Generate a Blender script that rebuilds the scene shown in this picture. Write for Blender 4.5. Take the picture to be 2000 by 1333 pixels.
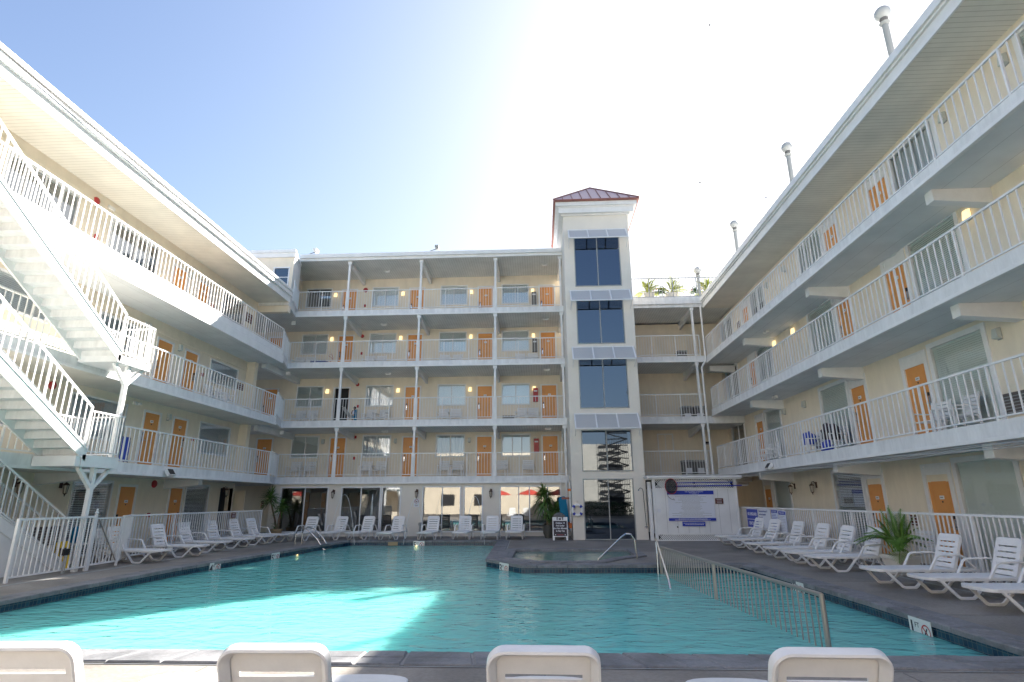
import bpy, math, random
from mathutils import Vector, Matrix
from math import radians as R, pi, sin, cos
random.seed(7)
for o in list(bpy.data.objects): bpy.data.objects.remove(o)
S = bpy.context.scene
COL = S.collection
# ---------------------------------------------------------------- camera, sky, sun, exposure
cd = bpy.data.cameras.new('camera'); cam = bpy.data.objects.new('camera', cd); COL.objects.link(cam)
S.camera = cam
cd.sensor_width = 36; cd.lens = 1091.4/2000*36; cd.clip_end = 2000; cd.clip_start = .05
cam.location = (0, 0, 1.6)
cam.rotation_euler = (Matrix.Rotation(R(2.809), 3, 'Z') @ Matrix.Rotation(R(90+15.879), 3, 'X') @ Matrix.Rotation(R(-.267), 3, 'Z')).to_euler()
SUN_EL, SUN_AZ = 33.6, 36.0            # azimuth measured from +y towards +x
W = bpy.data.worlds.new('World'); S.world = W; W.use_nodes = True
nt = W.node_tree; bg = nt.nodes['Background']
sky = nt.nodes.new('ShaderNodeTexSky'); sky.sky_type = 'NISHITA'; sky.sun_disc = False
sky.sun_elevation = R(SUN_EL); sky.sun_rotation = R(SUN_AZ)
sky.air_density = 1.0; sky.dust_density = 2.0; sky.ozone_density = 3.2; sky.altitude = 0
SOFT = 2.9
k1 = nt.nodes.new('ShaderNodeVectorMath'); k1.operation = 'MULTIPLY'; k1.inputs[1].default_value = (1/4, .98/4, 1/4)
ga = nt.nodes.new('ShaderNodeGamma'); ga.inputs[1].default_value = 1.6
k2 = nt.nodes.new('ShaderNodeVectorMath'); k2.operation = 'SCALE'; k2.inputs['Scale'].default_value = 4
hs = nt.nodes.new('ShaderNodeHueSaturation'); hs.inputs['Saturation'].default_value = .84; hs.inputs['Hue'].default_value = .503
den = nt.nodes.new('ShaderNodeVectorMath'); den.operation = 'MULTIPLY_ADD'; den.inputs[1].default_value = (1/SOFT,)*3; den.inputs[2].default_value = (1, 1, 1)
dv = nt.nodes.new('ShaderNodeVectorMath'); dv.operation = 'DIVIDE'
L_ = nt.links.new; L_(sky.outputs[0], k1.inputs[0]); L_(k1.outputs[0], ga.inputs[0]); L_(ga.outputs[0], k2.inputs[0]); L_(k2.outputs[0], den.inputs[0]); L_(k2.outputs[0], dv.inputs[0]); L_(den.outputs[0], dv.inputs[1]); L_(dv.outputs[0], hs.inputs['Color']); L_(hs.outputs[0], bg.inputs[0]); bg.inputs[1].default_value = .15
sd = bpy.data.lights.new('sun', 'SUN'); sd.energy = 5.0; sd.angle = R(.53); sd.color = (1, .95, .87)
sun = bpy.data.objects.new('sun', sd); COL.objects.link(sun)
sdir = Vector((sin(R(SUN_AZ))*cos(R(SUN_EL)), cos(R(SUN_AZ))*cos(R(SUN_EL)), sin(R(SUN_EL))))
sun.rotation_euler = (-sdir).to_track_quat('-Z', 'Y').to_euler(); sun.location = (30, 40, 40)
S.view_settings.view_transform = 'Standard'; S.view_settings.look = 'None'
S.view_settings.exposure = 2.15; S.view_settings.gamma = 1
S.cycles.max_bounces = 8; S.cycles.diffuse_bounces = 5; S.cycles.glossy_bounces = 4
S.cycles.transparent_max_bounces = 24; S.cycles.caustics_reflective = False; S.cycles.caustics_refractive = False
S.cycles.sample_clamp_indirect = 6

# ---------------------------------------------------------------- materials
MATS = {}
def nd(t, k, **kw):
    n = t.nodes.new(k)
    for a, b in kw.items(): setattr(n, a, b)
    return n
def mat(name, col, rough=.6, metal=0, spec=.5, noise=0, nscale=3, bump=0, bscale=40, emit=None, estr=0, coat=0, stretch=None):
    m = bpy.data.materials.new(name); m.use_nodes = True; t = m.node_tree; b = t.nodes['Principled BSDF']
    b.inputs['Base Color'].default_value = (*col, 1); b.inputs['Roughness'].default_value = rough
    b.inputs['Metallic'].default_value = metal; b.inputs['Specular IOR Level'].default_value = spec
    b.inputs['Coat Weight'].default_value = coat
    tc = nd(t, 'ShaderNodeTexCoord'); src = tc.outputs['Object']
    if stretch:
        mp = nd(t, 'ShaderNodeMapping'); mp.inputs['Scale'].default_value = stretch; t.links.new(src, mp.inputs[0]); src = mp.outputs[0]
    if noise:
        n = nd(t, 'ShaderNodeTexNoise'); n.inputs['Scale'].default_value = nscale; n.inputs['Detail'].default_value = 6; n.inputs['Roughness'].default_value = .65
        t.links.new(src, n.inputs['Vector'])
        mr = nd(t, 'ShaderNodeMapRange'); mr.inputs[1].default_value = .3; mr.inputs[2].default_value = .7
        mr.inputs[3].default_value = 1-noise; mr.inputs[4].default_value = 1+noise*.5
        t.links.new(n.outputs[0], mr.inputs[0])
        mx = nd(t, 'ShaderNodeVectorMath', operation='SCALE'); mx.inputs[0].default_value = col
        t.links.new(mr.outputs[0], mx.inputs['Scale']); t.links.new(mx.outputs[0], b.inputs['Base Color'])
    if bump:
        n2 = nd(t, 'ShaderNodeTexNoise'); n2.inputs['Scale'].default_value = bscale; n2.inputs['Detail'].default_value = 4
        t.links.new(src, n2.inputs['Vector'])
        bp = nd(t, 'ShaderNodeBump'); bp.inputs['Strength'].default_value = bump; bp.inputs['Distance'].default_value = .01
        t.links.new(n2.outputs[0], bp.inputs['Height']); t.links.new(bp.outputs[0], b.inputs['Normal'])
    if emit:
        b.inputs['Emission Color'].default_value = (*emit, 1); b.inputs['Emission Strength'].default_value = estr
    MATS[name] = m; return m
def striped(name, col, dark, axis, pitch, width=.12, rough=.6, metal=0):
    """boards / slats / vinyl panels: a groove every `pitch` metres along the object's x, y or z"""
    m = mat(name, col, rough, metal); t = m.node_tree; b = t.nodes['Principled BSDF']
    tc = nd(t, 'ShaderNodeTexCoord'); sp = nd(t, 'ShaderNodeSeparateXYZ'); t.links.new(tc.outputs['Object'], sp.inputs[0])
    d = nd(t, 'ShaderNodeMath', operation='DIVIDE'); d.inputs[1].default_value = pitch; t.links.new(sp.outputs[axis], d.inputs[0])
    f = nd(t, 'ShaderNodeMath', operation='FRACT'); t.links.new(d.outputs[0], f.inputs[0])
    c = nd(t, 'ShaderNodeMath', operation='LESS_THAN'); c.inputs[1].default_value = width; t.links.new(f.outputs[0], c.inputs[0])
    n = nd(t, 'ShaderNodeTexNoise'); n.inputs['Scale'].default_value = 1.2; n.inputs['Detail'].default_value = 5; t.links.new(tc.outputs['Object'], n.inputs[0])
    mr = nd(t, 'ShaderNodeMapRange'); mr.inputs[1].default_value=.3; mr.inputs[2].default_value=.7; mr.inputs[3].default_value = .88; mr.inputs[4].default_value = 1.05; t.links.new(n.outputs[0], mr.inputs[0])
    mx = nd(t, 'ShaderNodeMix', data_type='RGBA'); mx.inputs[6].default_value = (*col, 1); mx.inputs[7].default_value = (*dark, 1); t.links.new(c.outputs[0], mx.inputs[0])
    sc = nd(t, 'ShaderNodeVectorMath', operation='SCALE'); t.links.new(mx.outputs[2], sc.inputs[0]); t.links.new(mr.outputs[0], sc.inputs['Scale'])
    t.links.new(sc.outputs[0], b.inputs['Base Color'])
    bp = nd(t, 'ShaderNodeBump'); bp.inputs['Distance'].default_value = .01; bp.inputs['Strength'].default_value = .5; bp.invert = True
    t.links.new(c.outputs[0], bp.inputs['Height']); t.links.new(bp.outputs[0], b.inputs['Normal'])
    return m
def glassy(name, tint, refl, rough=.02, gc=(.92, .96, 1)):
    m = bpy.data.materials.new(name); m.use_nodes = True; t = m.node_tree; t.nodes.clear()
    o = nd(t, 'ShaderNodeOutputMaterial'); mx = nd(t, 'ShaderNodeMixShader'); g = nd(t, 'ShaderNodeBsdfGlossy'); tr = nd(t, 'ShaderNodeBsdfTransparent')
    g.inputs['Roughness'].default_value = rough; g.inputs['Color'].default_value = (*gc, 1); tr.inputs[0].default_value = (*tint, 1)
    fr = nd(t, 'ShaderNodeFresnel'); fr.inputs[0].default_value = 1.5
    ad = nd(t, 'ShaderNodeMath', operation='ADD', use_clamp=True); ad.inputs[1].default_value = refl; t.links.new(fr.outputs[0], ad.inputs[0])
    n = nd(t, 'ShaderNodeTexNoise'); n.inputs['Scale'].default_value = .9; tc = nd(t, 'ShaderNodeTexCoord'); t.links.new(tc.outputs['Object'], n.inputs[0])
    bp = nd(t, 'ShaderNodeBump'); bp.inputs['Strength'].default_value = .12; bp.inputs['Distance'].default_value = .008; t.links.new(n.outputs[0], bp.inputs['Height']); t.links.new(bp.outputs[0], g.inputs['Normal'])
    t.links.new(ad.outputs[0], mx.inputs[0]); t.links.new(tr.outputs[0], mx.inputs[1]); t.links.new(g.outputs[0], mx.inputs[2]); t.links.new(mx.outputs[0], o.inputs[0])
    MATS[name] = m; return m
mat('cream', (.82, .73, .59), .85, noise=.09, nscale=1.6, bump=.25, bscale=90, stretch=(1.6, 1.6, .5))
mat('towerwall', (.78, .73, .65), .9, noise=.05, nscale=1.2, bump=.3, bscale=70)
mat('white', (.79, .79, .785), .45, noise=.09, nscale=2.4)
mat('slabwhite', (.77, .77, .765), .6, noise=.16, nscale=1.6, bump=.2, bscale=25, stretch=(3, 3, .8))
mat('plastic', (.80, .79, .775), .36, noise=.08, nscale=6, bump=.06, bscale=60)
mat('orange', (.76, .335, .095), .42, noise=.10, nscale=1.6)
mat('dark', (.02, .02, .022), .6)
mat('interior', (.30, .25, .2), .8)
mat('blackmetal', (.03, .028, .028), .4, metal=.3)
mat('bronze', (.09, .045, .03), .45, metal=.4)
mat('steel', (.55, .55, .54), .22, metal=1)
mat('railsteel', (.38, .355, .33), .38, metal=.7)
mat('red', (.42, .03, .03), .4)
mat('grey', (.33, .34, .33), .6)
mat('boxgrey', (.16, .155, .15), .7, noise=.1)
mat('louvregrey', (.54, .55, .57), .5)
mat('paper', (.75, .76, .8), .6)
mat('lampon', (1, .8, .45), .4, emit=(1, .74, .36), estr=.34)
mat('lampoff', (.55, .58, .55), .35)
mat('globe', (.42, .43, .42), .25)
mat('railgrey', (.30, .32, .35), .5)
mat('lanternglass', (.55, .5, .42), .2)
mat('copper', (.30, .12, .09), .5, metal=.3, noise=.15, nscale=6)
mat('copperpale', (.50, .33, .34), .4, metal=.2, noise=.08, nscale=4)
mat('blue', (.02, .06, .42), .55)
mat('navy', (.012, .04, .22), .5)
mat('teal', (.0, .16, .30), .8)
mat('yellow', (.75, .48, .02), .45)
mat('leaf', (.10, .20, .035), .5, noise=.35, nscale=6)
mat('leafbright', (.16, .32, .05), .45, noise=.35, nscale=6)
mat('leafdark', (.045, .12, .025), .5, noise=.35, nscale=6)
mat('leafyellow', (.34, .38, .05), .5, noise=.25, nscale=5)
mat('trunk', (.20, .15, .10), .9, noise=.3, nscale=15, bump=.6, bscale=50)
mat('flower', (.6, .05, .06), .5)
mat('terracotta', (.42, .30, .17), .8, noise=.15)
mat('potdark', (.07, .07, .06), .5)
mat('potwhite', (.68, .64, .58), .7, noise=.1)
mat('soil', (.05, .035, .025), .95)
mat('signblack', (.025, .012, .02), .4)
mat('signbrown', (.11, .03, .02), .5)
mat('signwhite', (.68, .71, .80), .45)
mat('signblue', (.01, .035, .38), .4)
mat('ink', (.03, .03, .04), .6)
mat('skin', (.35, .18, .11), .6)
mat('hair', (.015, .01, .008), .6)
mat('shirt', (.55, .55, .68), .8)
mat('tile_marker', (.75, .77, .74), .25)
mat('ac', (.12, .10, .09), .5)
mat('rubber', (.02, .02, .02), .7)
mat('parasol', (.55, .06, .04), .8)
mat('cable', (.45, .47, .47), .6)
mat('gull', (.62, .64, .70), .8)
mat('concretewall', (.72, .62, .48), .9, noise=.12, nscale=.8)
mat('waterjet', (.8, .88, .92), .1)
mat('basin', (.30, .62, .62), .5, noise=.06, nscale=1)
mat('spabasin', (.22, .36, .30), .6)
striped('soffit_x', (.72, .72, .70), (.50, .50, .47), 0, .13)
striped('soffit_y', (.78, .74, .66), (.56, .52, .44), 1, .13)
striped('soffit_plain', (.70, .72, .73), (.40, .41, .41), 0, .62, .015)
striped('siding', (.8, .8, .8), (.55, .55, .55), 0, .42, .04)
striped('copperroof', (.62, .46, .50), (.33, .10, .07), 0, .38, .12, .4, .2)
striped('grate', (.62, .64, .68), (.30, .32, .36), 1, .03, .4, .5)
glassy('glass', (.82, .88, .9), .22)
glassy('glassblinds', (.95, .98, 1), .16)
glassy('glassclear', (.97, 1, .99), .03)
glassy('glassdark', (.10, .12, .14), .15, .015, (.62, .74, .92))
glassy('glassground', (.5, .5, .48), .20)
# blinds: real slats carry this
mat('blind', (.90, .94, .91), .5)
mat('curtain', (.62, .66, .70), .9, noise=.15, nscale=8, stretch=(6, 6, .3))
def ground_mat(name, col, stain, sc=1.0):
    m = mat(name, col, .75); t = m.node_tree; b = t.nodes['Principled BSDF']
    tc = nd(t, 'ShaderNodeTexCoord')
    a = nd(t, 'ShaderNodeTexNoise'); a.inputs['Scale'].default_value = .5*sc; a.inputs['Detail'].default_value = 8; a.inputs['Roughness'].default_value = .6; a.inputs['Distortion'].default_value = .6
    c = nd(t, 'ShaderNodeTexNoise'); c.inputs['Scale'].default_value = 22; c.inputs['Detail'].default_value = 6
    f = nd(t, 'ShaderNodeTexNoise'); f.inputs['Scale'].default_value = 220; f.inputs['Detail'].default_value = 2
    for q in (a, c, f): t.links.new(tc.outputs['Object'], q.inputs['Vector'])
    cr = nd(t, 'ShaderNodeValToRGB'); cr.color_ramp.elements[0].position = .36; cr.color_ramp.elements[0].color = (*stain, 1)
    cr.color_ramp.elements[1].position = .60; cr.color_ramp.elements[1].color = (*col, 1)
    t.links.new(a.outputs[0], cr.inputs[0])
    ad = nd(t, 'ShaderNodeMath', operation='ADD'); t.links.new(c.outputs[0], ad.inputs[0]); t.links.new(f.outputs[0], ad.inputs[1])
    mr = nd(t, 'ShaderNodeMapRange'); mr.inputs[1].default_value=.7; mr.inputs[2].default_value=1.3; mr.inputs[3].default_value=.78; mr.inputs[4].default_value=1.2; t.links.new(ad.outputs[0], mr.inputs[0])
    s = nd(t, 'ShaderNodeVectorMath', operation='SCALE'); t.links.new(cr.outputs[0], s.inputs[0]); t.links.new(mr.outputs[0], s.inputs['Scale']); t.links.new(s.outputs[0], b.inputs['Base Color'])
    r = nd(t, 'ShaderNodeMapRange'); r.inputs[3].default_value = .45; r.inputs[4].default_value = .85; t.links.new(a.outputs[0], r.inputs[0]); t.links.new(r.outputs[0], b.inputs['Roughness'])
    bp = nd(t, 'ShaderNodeBump'); bp.inputs['Strength'].default_value = .35; bp.inputs['Distance'].default_value = .006; t.links.new(ad.outputs[0], bp.inputs['Height']); t.links.new(bp.outputs[0], b.inputs['Normal'])
    return m
ground_mat('deck', (.30, .27, .238), (.17, .153, .135))
ground_mat('coping', (.235, .235, .245), (.13, .132, .14), 4)
ground_mat('asphalt', (.06, .06, .06), (.045, .045, .045))
def tile_mat():
    m = mat('pooltile', (.02, .06, .14), .15); t = m.node_tree; b = t.nodes['Principled BSDF']
    tc = nd(t, 'ShaderNodeTexCoord'); sp = nd(t, 'ShaderNodeSeparateXYZ'); t.links.new(tc.outputs['Object'], sp.inputs[0])
    ad = nd(t, 'ShaderNodeMath', operation='ADD'); t.links.new(sp.outputs[0], ad.inputs[0]); t.links.new(sp.outputs[1], ad.inputs[1])
    cb = nd(t, 'ShaderNodeCombineXYZ'); t.links.new(ad.outputs[0], cb.inputs[0]); t.links.new(sp.outputs[2], cb.inputs[1])
    br = nd(t, 'ShaderNodeTexBrick'); br.offset = 0; br.inputs['Scale'].default_value = 1
    br.inputs['Brick Width'].default_value = .078; br.inputs['Row Height'].default_value = .078; br.inputs['Mortar Size'].default_value = .0035
    br.inputs['Color1'].default_value = (.008, .028, .065, 1); br.inputs['Color2'].default_value = (.02, .07, .11, 1); br.inputs['Mortar'].default_value = (.12, .13, .13, 1)
    t.links.new(cb.outputs[0], br.inputs['Vector']); t.links.new(br.outputs[0], b.inputs['Base Color'])
tile_mat()
def water_mat(name, body, scale, strength, trans):
    m = bpy.data.materials.new(name); m.use_nodes = True; t = m.node_tree; t.nodes.clear()
    o = nd(t, 'ShaderNodeOutputMaterial'); tc = nd(t, 'ShaderNodeTexCoord')
    mp = nd(t, 'ShaderNodeMapping'); mp.inputs['Scale'].default_value = (1, 1.7, 1); t.links.new(tc.outputs['Object'], mp.inputs[0])
    n1 = nd(t, 'ShaderNodeTexNoise'); n1.inputs['Scale'].default_value = scale; n1.inputs['Detail'].default_value = 3; n1.inputs['Distortion'].default_value = .8; n1.inputs['Roughness'].default_value = .45
    n2 = nd(t, 'ShaderNodeTexNoise'); n2.inputs['Scale'].default_value = scale*3.1; n2.inputs['Detail'].default_value = 2; n2.inputs['Distortion'].default_value = .5
    for q in (n1, n2): t.links.new(mp.outputs[0], q.inputs['Vector'])
    s2 = nd(t, 'ShaderNodeMath', operation='MULTIPLY_ADD'); s2.inputs[1].default_value = .25; t.links.new(n2.outputs[0], s2.inputs[0]); t.links.new(n1.outputs[0], s2.inputs[2])
    bp = nd(t, 'ShaderNodeBump'); bp.inputs['Strength'].default_value = strength; bp.inputs['Distance'].default_value = .05; t.links.new(s2.outputs[0], bp.inputs['Height'])
    df = nd(t, 'ShaderNodeSubsurfaceScattering'); df.falloff = 'BURLEY'; df.inputs['Color'].default_value = (*body, 1); df.inputs['Scale'].default_value = 1.3; df.inputs['Radius'].default_value = (.35, .9, .9)
    tr = nd(t, 'ShaderNodeBsdfTransparent'); tr.inputs[0].default_value = (.45, .93, .93, 1)
    gl = nd(t, 'ShaderNodeBsdfGlossy'); gl.inputs['Roughness'].default_value = .015; t.links.new(bp.outputs[0], gl.inputs['Normal'])
    m1 = nd(t, 'ShaderNodeMixShader'); m1.inputs[0].default_value = trans; t.links.new(df.outputs[0], m1.inputs[1]); t.links.new(tr.outputs[0], m1.inputs[2])
    fr = nd(t, 'ShaderNodeFresnel'); fr.inputs[0].default_value = 1.33; t.links.new(bp.outputs[0], fr.inputs['Normal'])
    m2 = nd(t, 'ShaderNodeMixShader'); t.links.new(fr.outputs[0], m2.inputs[0]); t.links.new(m1.outputs[0], m2.inputs[1]); t.links.new(gl.outputs[0], m2.inputs[2]); t.links.new(m2.outputs[0], o.inputs[0])
    MATS[name] = m
water_mat('water', (.22, .80, .74), 2.0, .75, .24)
water_mat('spawater', (.22, .44, .37), 3, .25, .30)

# ---------------------------------------------------------------- mesh helpers
class MB:
    """collects faces; one builder = one mesh object"""
    def __init__(s): s.v = []; s.f = []; s.m = []; s.cur = 0
    def add(s, vs, fs, M=None):
        b = len(s.v)
        s.v += [tuple(M @ Vector(p)) for p in vs] if M else [tuple(p) for p in vs]
        s.f += [tuple(b+i for i in f) for f in fs]; s.m += [s.cur]*len(fs); return s
    def box(s, x0, x1, y0, y1, z0, z1, M=None):
        if x0 > x1: x0, x1 = x1, x0
        if y0 > y1: y0, y1 = y1, y0
        if z0 > z1: z0, z1 = z1, z0
        return s.add([(x0,y0,z0),(x1,y0,z0),(x1,y1,z0),(x0,y1,z0),(x0,y0,z1),(x1,y0,z1),(x1,y1,z1),(x0,y1,z1)],
              [(0,3,2,1),(4,5,6,7),(0,1,5,4),(1,2,6,5),(2,3,7,6),(3,0,4,7)], M)
    def prism(s, poly, z0, z1, M=None):
        """poly: ccw xy list"""
        n = len(poly); vs = [(x, y, z0) for x, y in poly]+[(x, y, z1) for x, y in poly]
        return s.add(vs, [tuple(range(n-1, -1, -1)), tuple(range(n, 2*n))]+[(i, (i+1) % n, n+(i+1) % n, n+i) for i in range(n)], M)
    def beam(s, a, b, w, h, up=(0, 0, 1)):
        a = Vector(a); b = Vector(b); d = (b-a).normalized(); u = Vector(up)
        x = d.cross(u)
        if x.length < 1e-4: x = d.cross(Vector((1, 0, 0)))
        x.normalize(); u = x.cross(d).normalized()
        vs = [p+x*sx*w/2+u*su*h/2 for p in (a, b) for sx, su in ((-1,-1),(1,-1),(1,1),(-1,1))]
        return s.add(vs, [(0,1,2,3)[::-1], (4,5,6,7), (0,1,5,4), (1,2,6,5), (2,3,7,6), (3,0,4,7)][0:6])
    def tube(s, pts, r, n=8, cap=True):
        pts = [Vector(p) for p in pts]; rs = r if isinstance(r, (list, tuple)) else [r]*len(pts)
        t0 = (pts[1]-pts[0]).normalized(); x = t0.cross(Vector((0, 0, 1)))
        if x.length < .05: x = t0.cross(Vector((1, 0, 0)))
        x.normalize(); vs = []; 
        for i, p in enumerate(pts):
            a = pts[max(0, i-1)]; b = pts[min(len(pts)-1, i+1)]; t = (b-a).normalized()
            x = (x - t*x.dot(t)).normalized(); y = t.cross(x)
            vs += [p+(x*cos(2*pi*k/n)+y*sin(2*pi*k/n))*rs[i] for k in range(n)]
        fs = [(i*n+k, i*n+(k+1) % n, (i+1)*n+(k+1) % n, (i+1)*n+k) for i in range(len(pts)-1) for k in range(n)]
        if cap: fs += [tuple(range(n-1, -1, -1)), tuple((len(pts)-1)*n+k for k in range(n))]
        return s.add(vs, fs)
    def lathe(s, prof, c=(0, 0, 0), n=16, M=None):
        """prof: (r, z) list"""
        vs = [(c[0]+r*cos(2*pi*k/n), c[1]+r*sin(2*pi*k/n), c[2]+z) for r, z in prof for k in range(n)]
        fs = [(i*n+k, i*n+(k+1) % n, (i+1)*n+(k+1) % n, (i+1)*n+k) for i in range(len(prof)-1) for k in range(n)]
        fs += [tuple(range(n-1, -1, -1)), tuple((len(prof)-1)*n+k for k in range(n))]
        return s.add(vs, fs, M)
    def mesh(s, name, *mats):
        me = bpy.data.meshes.new(name); me.from_pydata(s.v, [], s.f)
        for m in mats: me.materials.append(MATS[m])
        if len(mats) > 1: me.polygons.foreach_set('material_index', s.m)
        me.update(); return me
def smooth(me, ang=40):
    me.polygons.foreach_set('use_smooth', [True]*len(me.polygons))
    try: me.set_sharp_from_angle(angle=R(ang))
    except Exception: pass
    return me
def bevel(o, w=.01, seg=2):
    m = o.modifiers.new('bevel', 'BEVEL'); m.width = w; m.segments = seg; m.limit_method = 'ANGLE'; m.angle_limit = R(35); return o
def put(name, me, parent=None, loc=(0, 0, 0), rz=0, rot=None):
    o = bpy.data.objects.new(name, me); COL.objects.link(o); o.location = loc
    o.rotation_euler = rot if rot else (0, 0, rz)
    if parent: o.parent = parent
    return o
def tag(o, label, cat, group=None):
    o['label'] = label; o['category'] = cat
    if group: o['group'] = group
    return o
def thing(name, label, cat, loc=(0, 0, 0), rz=0, group=None):
    o = bpy.data.objects.new(name, None); COL.objects.link(o); o.location = loc; o.rotation_euler = (0, 0, rz); o.empty_display_size = .1
    return tag(o, label, cat, group)
def struct(name, me, kind='structure'):
    o = put(name, me); o['kind'] = kind; return o
KIDS = {}
def copy_tree(src, loc, rz, label, group=None):
    c = src.copy(); COL.objects.link(c); c.location = loc; c.rotation_euler = (0, 0, rz); c['label'] = label
    if group: c['group'] = group
    def rec(a, b):
        for ch in a.children:
            d = ch.copy(); COL.objects.link(d); d.parent = b; rec(ch, d)
    rec(src, c); return c
def text(name, body, size, m, parent, loc, rot=(R(90), 0, 0), ext=.002, align='CENTER', sx=1, bold=.0):
    cu = bpy.data.curves.new(name, 'FONT'); cu.body = body; cu.size = size; cu.extrude = ext; cu.align_x = align; cu.align_y = 'CENTER'; cu.offset = bold
    o = bpy.data.objects.new(name, cu); COL.objects.link(o); dg = bpy.context.evaluated_depsgraph_get(); dg.update()
    me = bpy.data.meshes.new_from_object(o.evaluated_get(dg)); bpy.data.objects.remove(o); me.materials.clear(); me.materials.append(MATS[m])
    o = put(name, me, parent, loc, rot=rot); o.scale = (sx, 1, 1)
    return o

# ---------------------------------------------------------------- ground, pool
POOL = [(-9.0, 6.66), (5.17, 6.66), (5.17, 9.9), (5.06, 12.55), (4.96, 15.15), (-.54, 15.02), (-1.56, 16.54), (-1.76, 23.9), (-7.85, 23.9), (-8.23, 21.5), (-9.0, 14.2)]
WL = -.17
SPA = [(-.13, 16.0), (1.45, 16.02), (2.02, 16.9), (2.72, 17.6), (2.8, 19.6), (-.87, 19.62), (-.87, 16.84)]
def offset(poly, d):
    n = len(poly); out = []
    for i in range(n):
        a, b, c = Vector(poly[i-1]), Vector(poly[i]), Vector(poly[(i+1) % n])
        e1 = (b-a).normalized(); e2 = (c-b).normalized(); n1 = Vector((e1.y, -e1.x)); n2 = Vector((e2.y, -e2.x))
        m = (n1+n2).normalized(); out.append(tuple(b+m*d/max(.4, m.dot(n1))))
    return out
COPW = .45
import bmesh
def holed_sheet(name, outer, holes, z, m):
    bm = bmesh.new(); es = []
    for lp in [outer]+holes:
        vs = [bm.verts.new((x, y, z)) for x, y in lp]
        for i in range(len(vs)): es.append(bm.edges.new((vs[i], vs[(i+1) % len(vs)])))
    bmesh.ops.triangle_fill(bm, edges=es, use_beauty=True)
    for f in bm.faces:
        f.normal_update()
        if f.normal.z < 0: f.normal_flip()
    me = bpy.data.meshes.new(name); bm.to_mesh(me); bm.free(); me.materials.append(MATS[m]); return me
struct('pool_deck', holed_sheet('pool_deck', [(-16, -3.2), (14, -3.2), (14, 40), (-16, 40)], [offset(POOL, .12), offset(SPA, .1)], 0, 'deck'))
struct('ground', holed_sheet('ground', [(-600, -600), (600, -600), (600, 600), (-600, 600)], [[(-15.9, -3.1), (13.9, -3.1), (13.9, 39.9), (-15.9, 39.9)]], -.03, 'asphalt'))
def wall_ring(poly, z0, z1):
    b = MB(); n = len(poly)
    for i in range(n):
        (x0, y0), (x1, y1) = poly[i], poly[(i+1) % n]
        b.add([(x0, y0, z0), (x1, y1, z0), (x1, y1, z1), (x0, y0, z1)], [(0, 1, 2, 3)])
    return b
b = wall_ring(offset(POOL, .02), -1.4, .0); b.add([(-9.4, 6.2, -1.4), (5.6, 6.2, -1.4), (5.6, 24.4, -1.4), (-9.4, 24.4, -1.4)], [(0, 1, 2, 3)])
struct('pool_basin', b.mesh('pool_basin', 'basin'))
b = wall_ring(offset(POOL, .005), -.40, .0); struct('pool_tile_band', b.mesh('pool_tile_band', 'pooltile'))
b = wall_ring(offset(SPA, .01), -.9, .0); b.add([(-1, 15.5, -.9), (3, 15.5, -.9), (3, 19.5, -.9), (-1, 19.5, -.9)], [(0, 1, 2, 3)])
struct('spa_basin', b.mesh('spa_basin', 'spabasin'))
struct('water', MB().add([(x, y, WL) for x, y in offset(POOL, .01)], [tuple(range(len(POOL)))]).mesh('water', 'water'))
struct('spa_water', MB().add([(x, y, -.04) for x, y in offset(SPA, .005)], [tuple(range(len(SPA)))]).mesh('spa_water', 'spawater'))
# shallow wading shelf right of the barrier and entry steps along it
b = MB(); b.prism([(3.45, 6.7), (5.15, 6.7), (4.9, 15.1), (2.98, 15.0)], -1.39, -.46)
for k in range(3): b.prism([(3.42-.4*(k+1), 6.7), (3.42-.4*k, 6.7), (2.95-.4*k, 14.58), (2.95-.4*(k+1), 14.58)], -1.38, -.50-.22*k)
mat('shelf', (.55, .68, .70), .6); struct('pool_shallow_shelf', b.mesh('pool_shallow_shelf', 'shelf'))
# coping stones: irregular slate slabs along each pool edge
def coping(poly, w, z, seed, split=.35, skip=()):
    rnd = random.Random(seed); b = MB(); out = offset(poly, w); n = len(poly)
    for i in range(n):
        if i in skip: continue
        A, B, C, D = Vector(poly[i]), Vector(poly[(i+1) % n]), Vector(out[(i+1) % n]), Vector(out[i])
        L = (B-A).length; t = 0
        while t < L-.02:
            s = min(L-t, rnd.uniform(.30, .78)); 
            if L-t-s < .25: s = L-t
            u0, u1 = (t+.009)/L, (t+s-.009)/L
            rows = [(0, 1)] if rnd.random() > split else [(0, .5), (.52, 1)]
            for r0, r1 in rows:
                def P(u, r): return (A.lerp(B, u)).lerp(D.lerp(C, u), r)
                q = [P(u0, r0), P(u1, r0), P(u1, r1), P(u0, r1)]; c = sum(q, Vector((0, 0)))/4; zz = z+rnd.uniform(-.004, .006); g = .018
                q = [p+Vector((rnd.uniform(-.006, .006), rnd.uniform(-.006, .006))) if True else p for p in q]
                qi = [p+(c-p).normalized()*g for p in q]
                vs = [(p.x, p.y, -.045) for p in q]+[(p.x, p.y, zz-.014) for p in q]+[(p.x, p.y, zz) for p in qi]
                fs = [(0, 1, 5, 4), (1, 2, 6, 5), (2, 3, 7, 6), (3, 0, 4, 7), (4, 5, 9, 8), (5, 6, 10, 9), (6, 7, 11, 10), (7, 4, 8, 11), (8, 9, 10, 11), (3, 2, 1, 0)]
                if (q[1]-q[0]).cross(q[2]-q[1]) < 0: fs = [f[::-1] for f in fs]
                b.add(vs, fs)
            t += s
    return b
def ring_sheet(poly, w, z, m, name):
    out = offset(poly, w); n = len(poly); b = MB(); b.add([(x, y, z) for x, y in poly]+[(x, y, z) for x, y in out], [(i, (i+1) % n, n+(i+1) % n, n+i)[::-1] for i in range(n)]); return struct(name, b.mesh(name, m))
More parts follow.
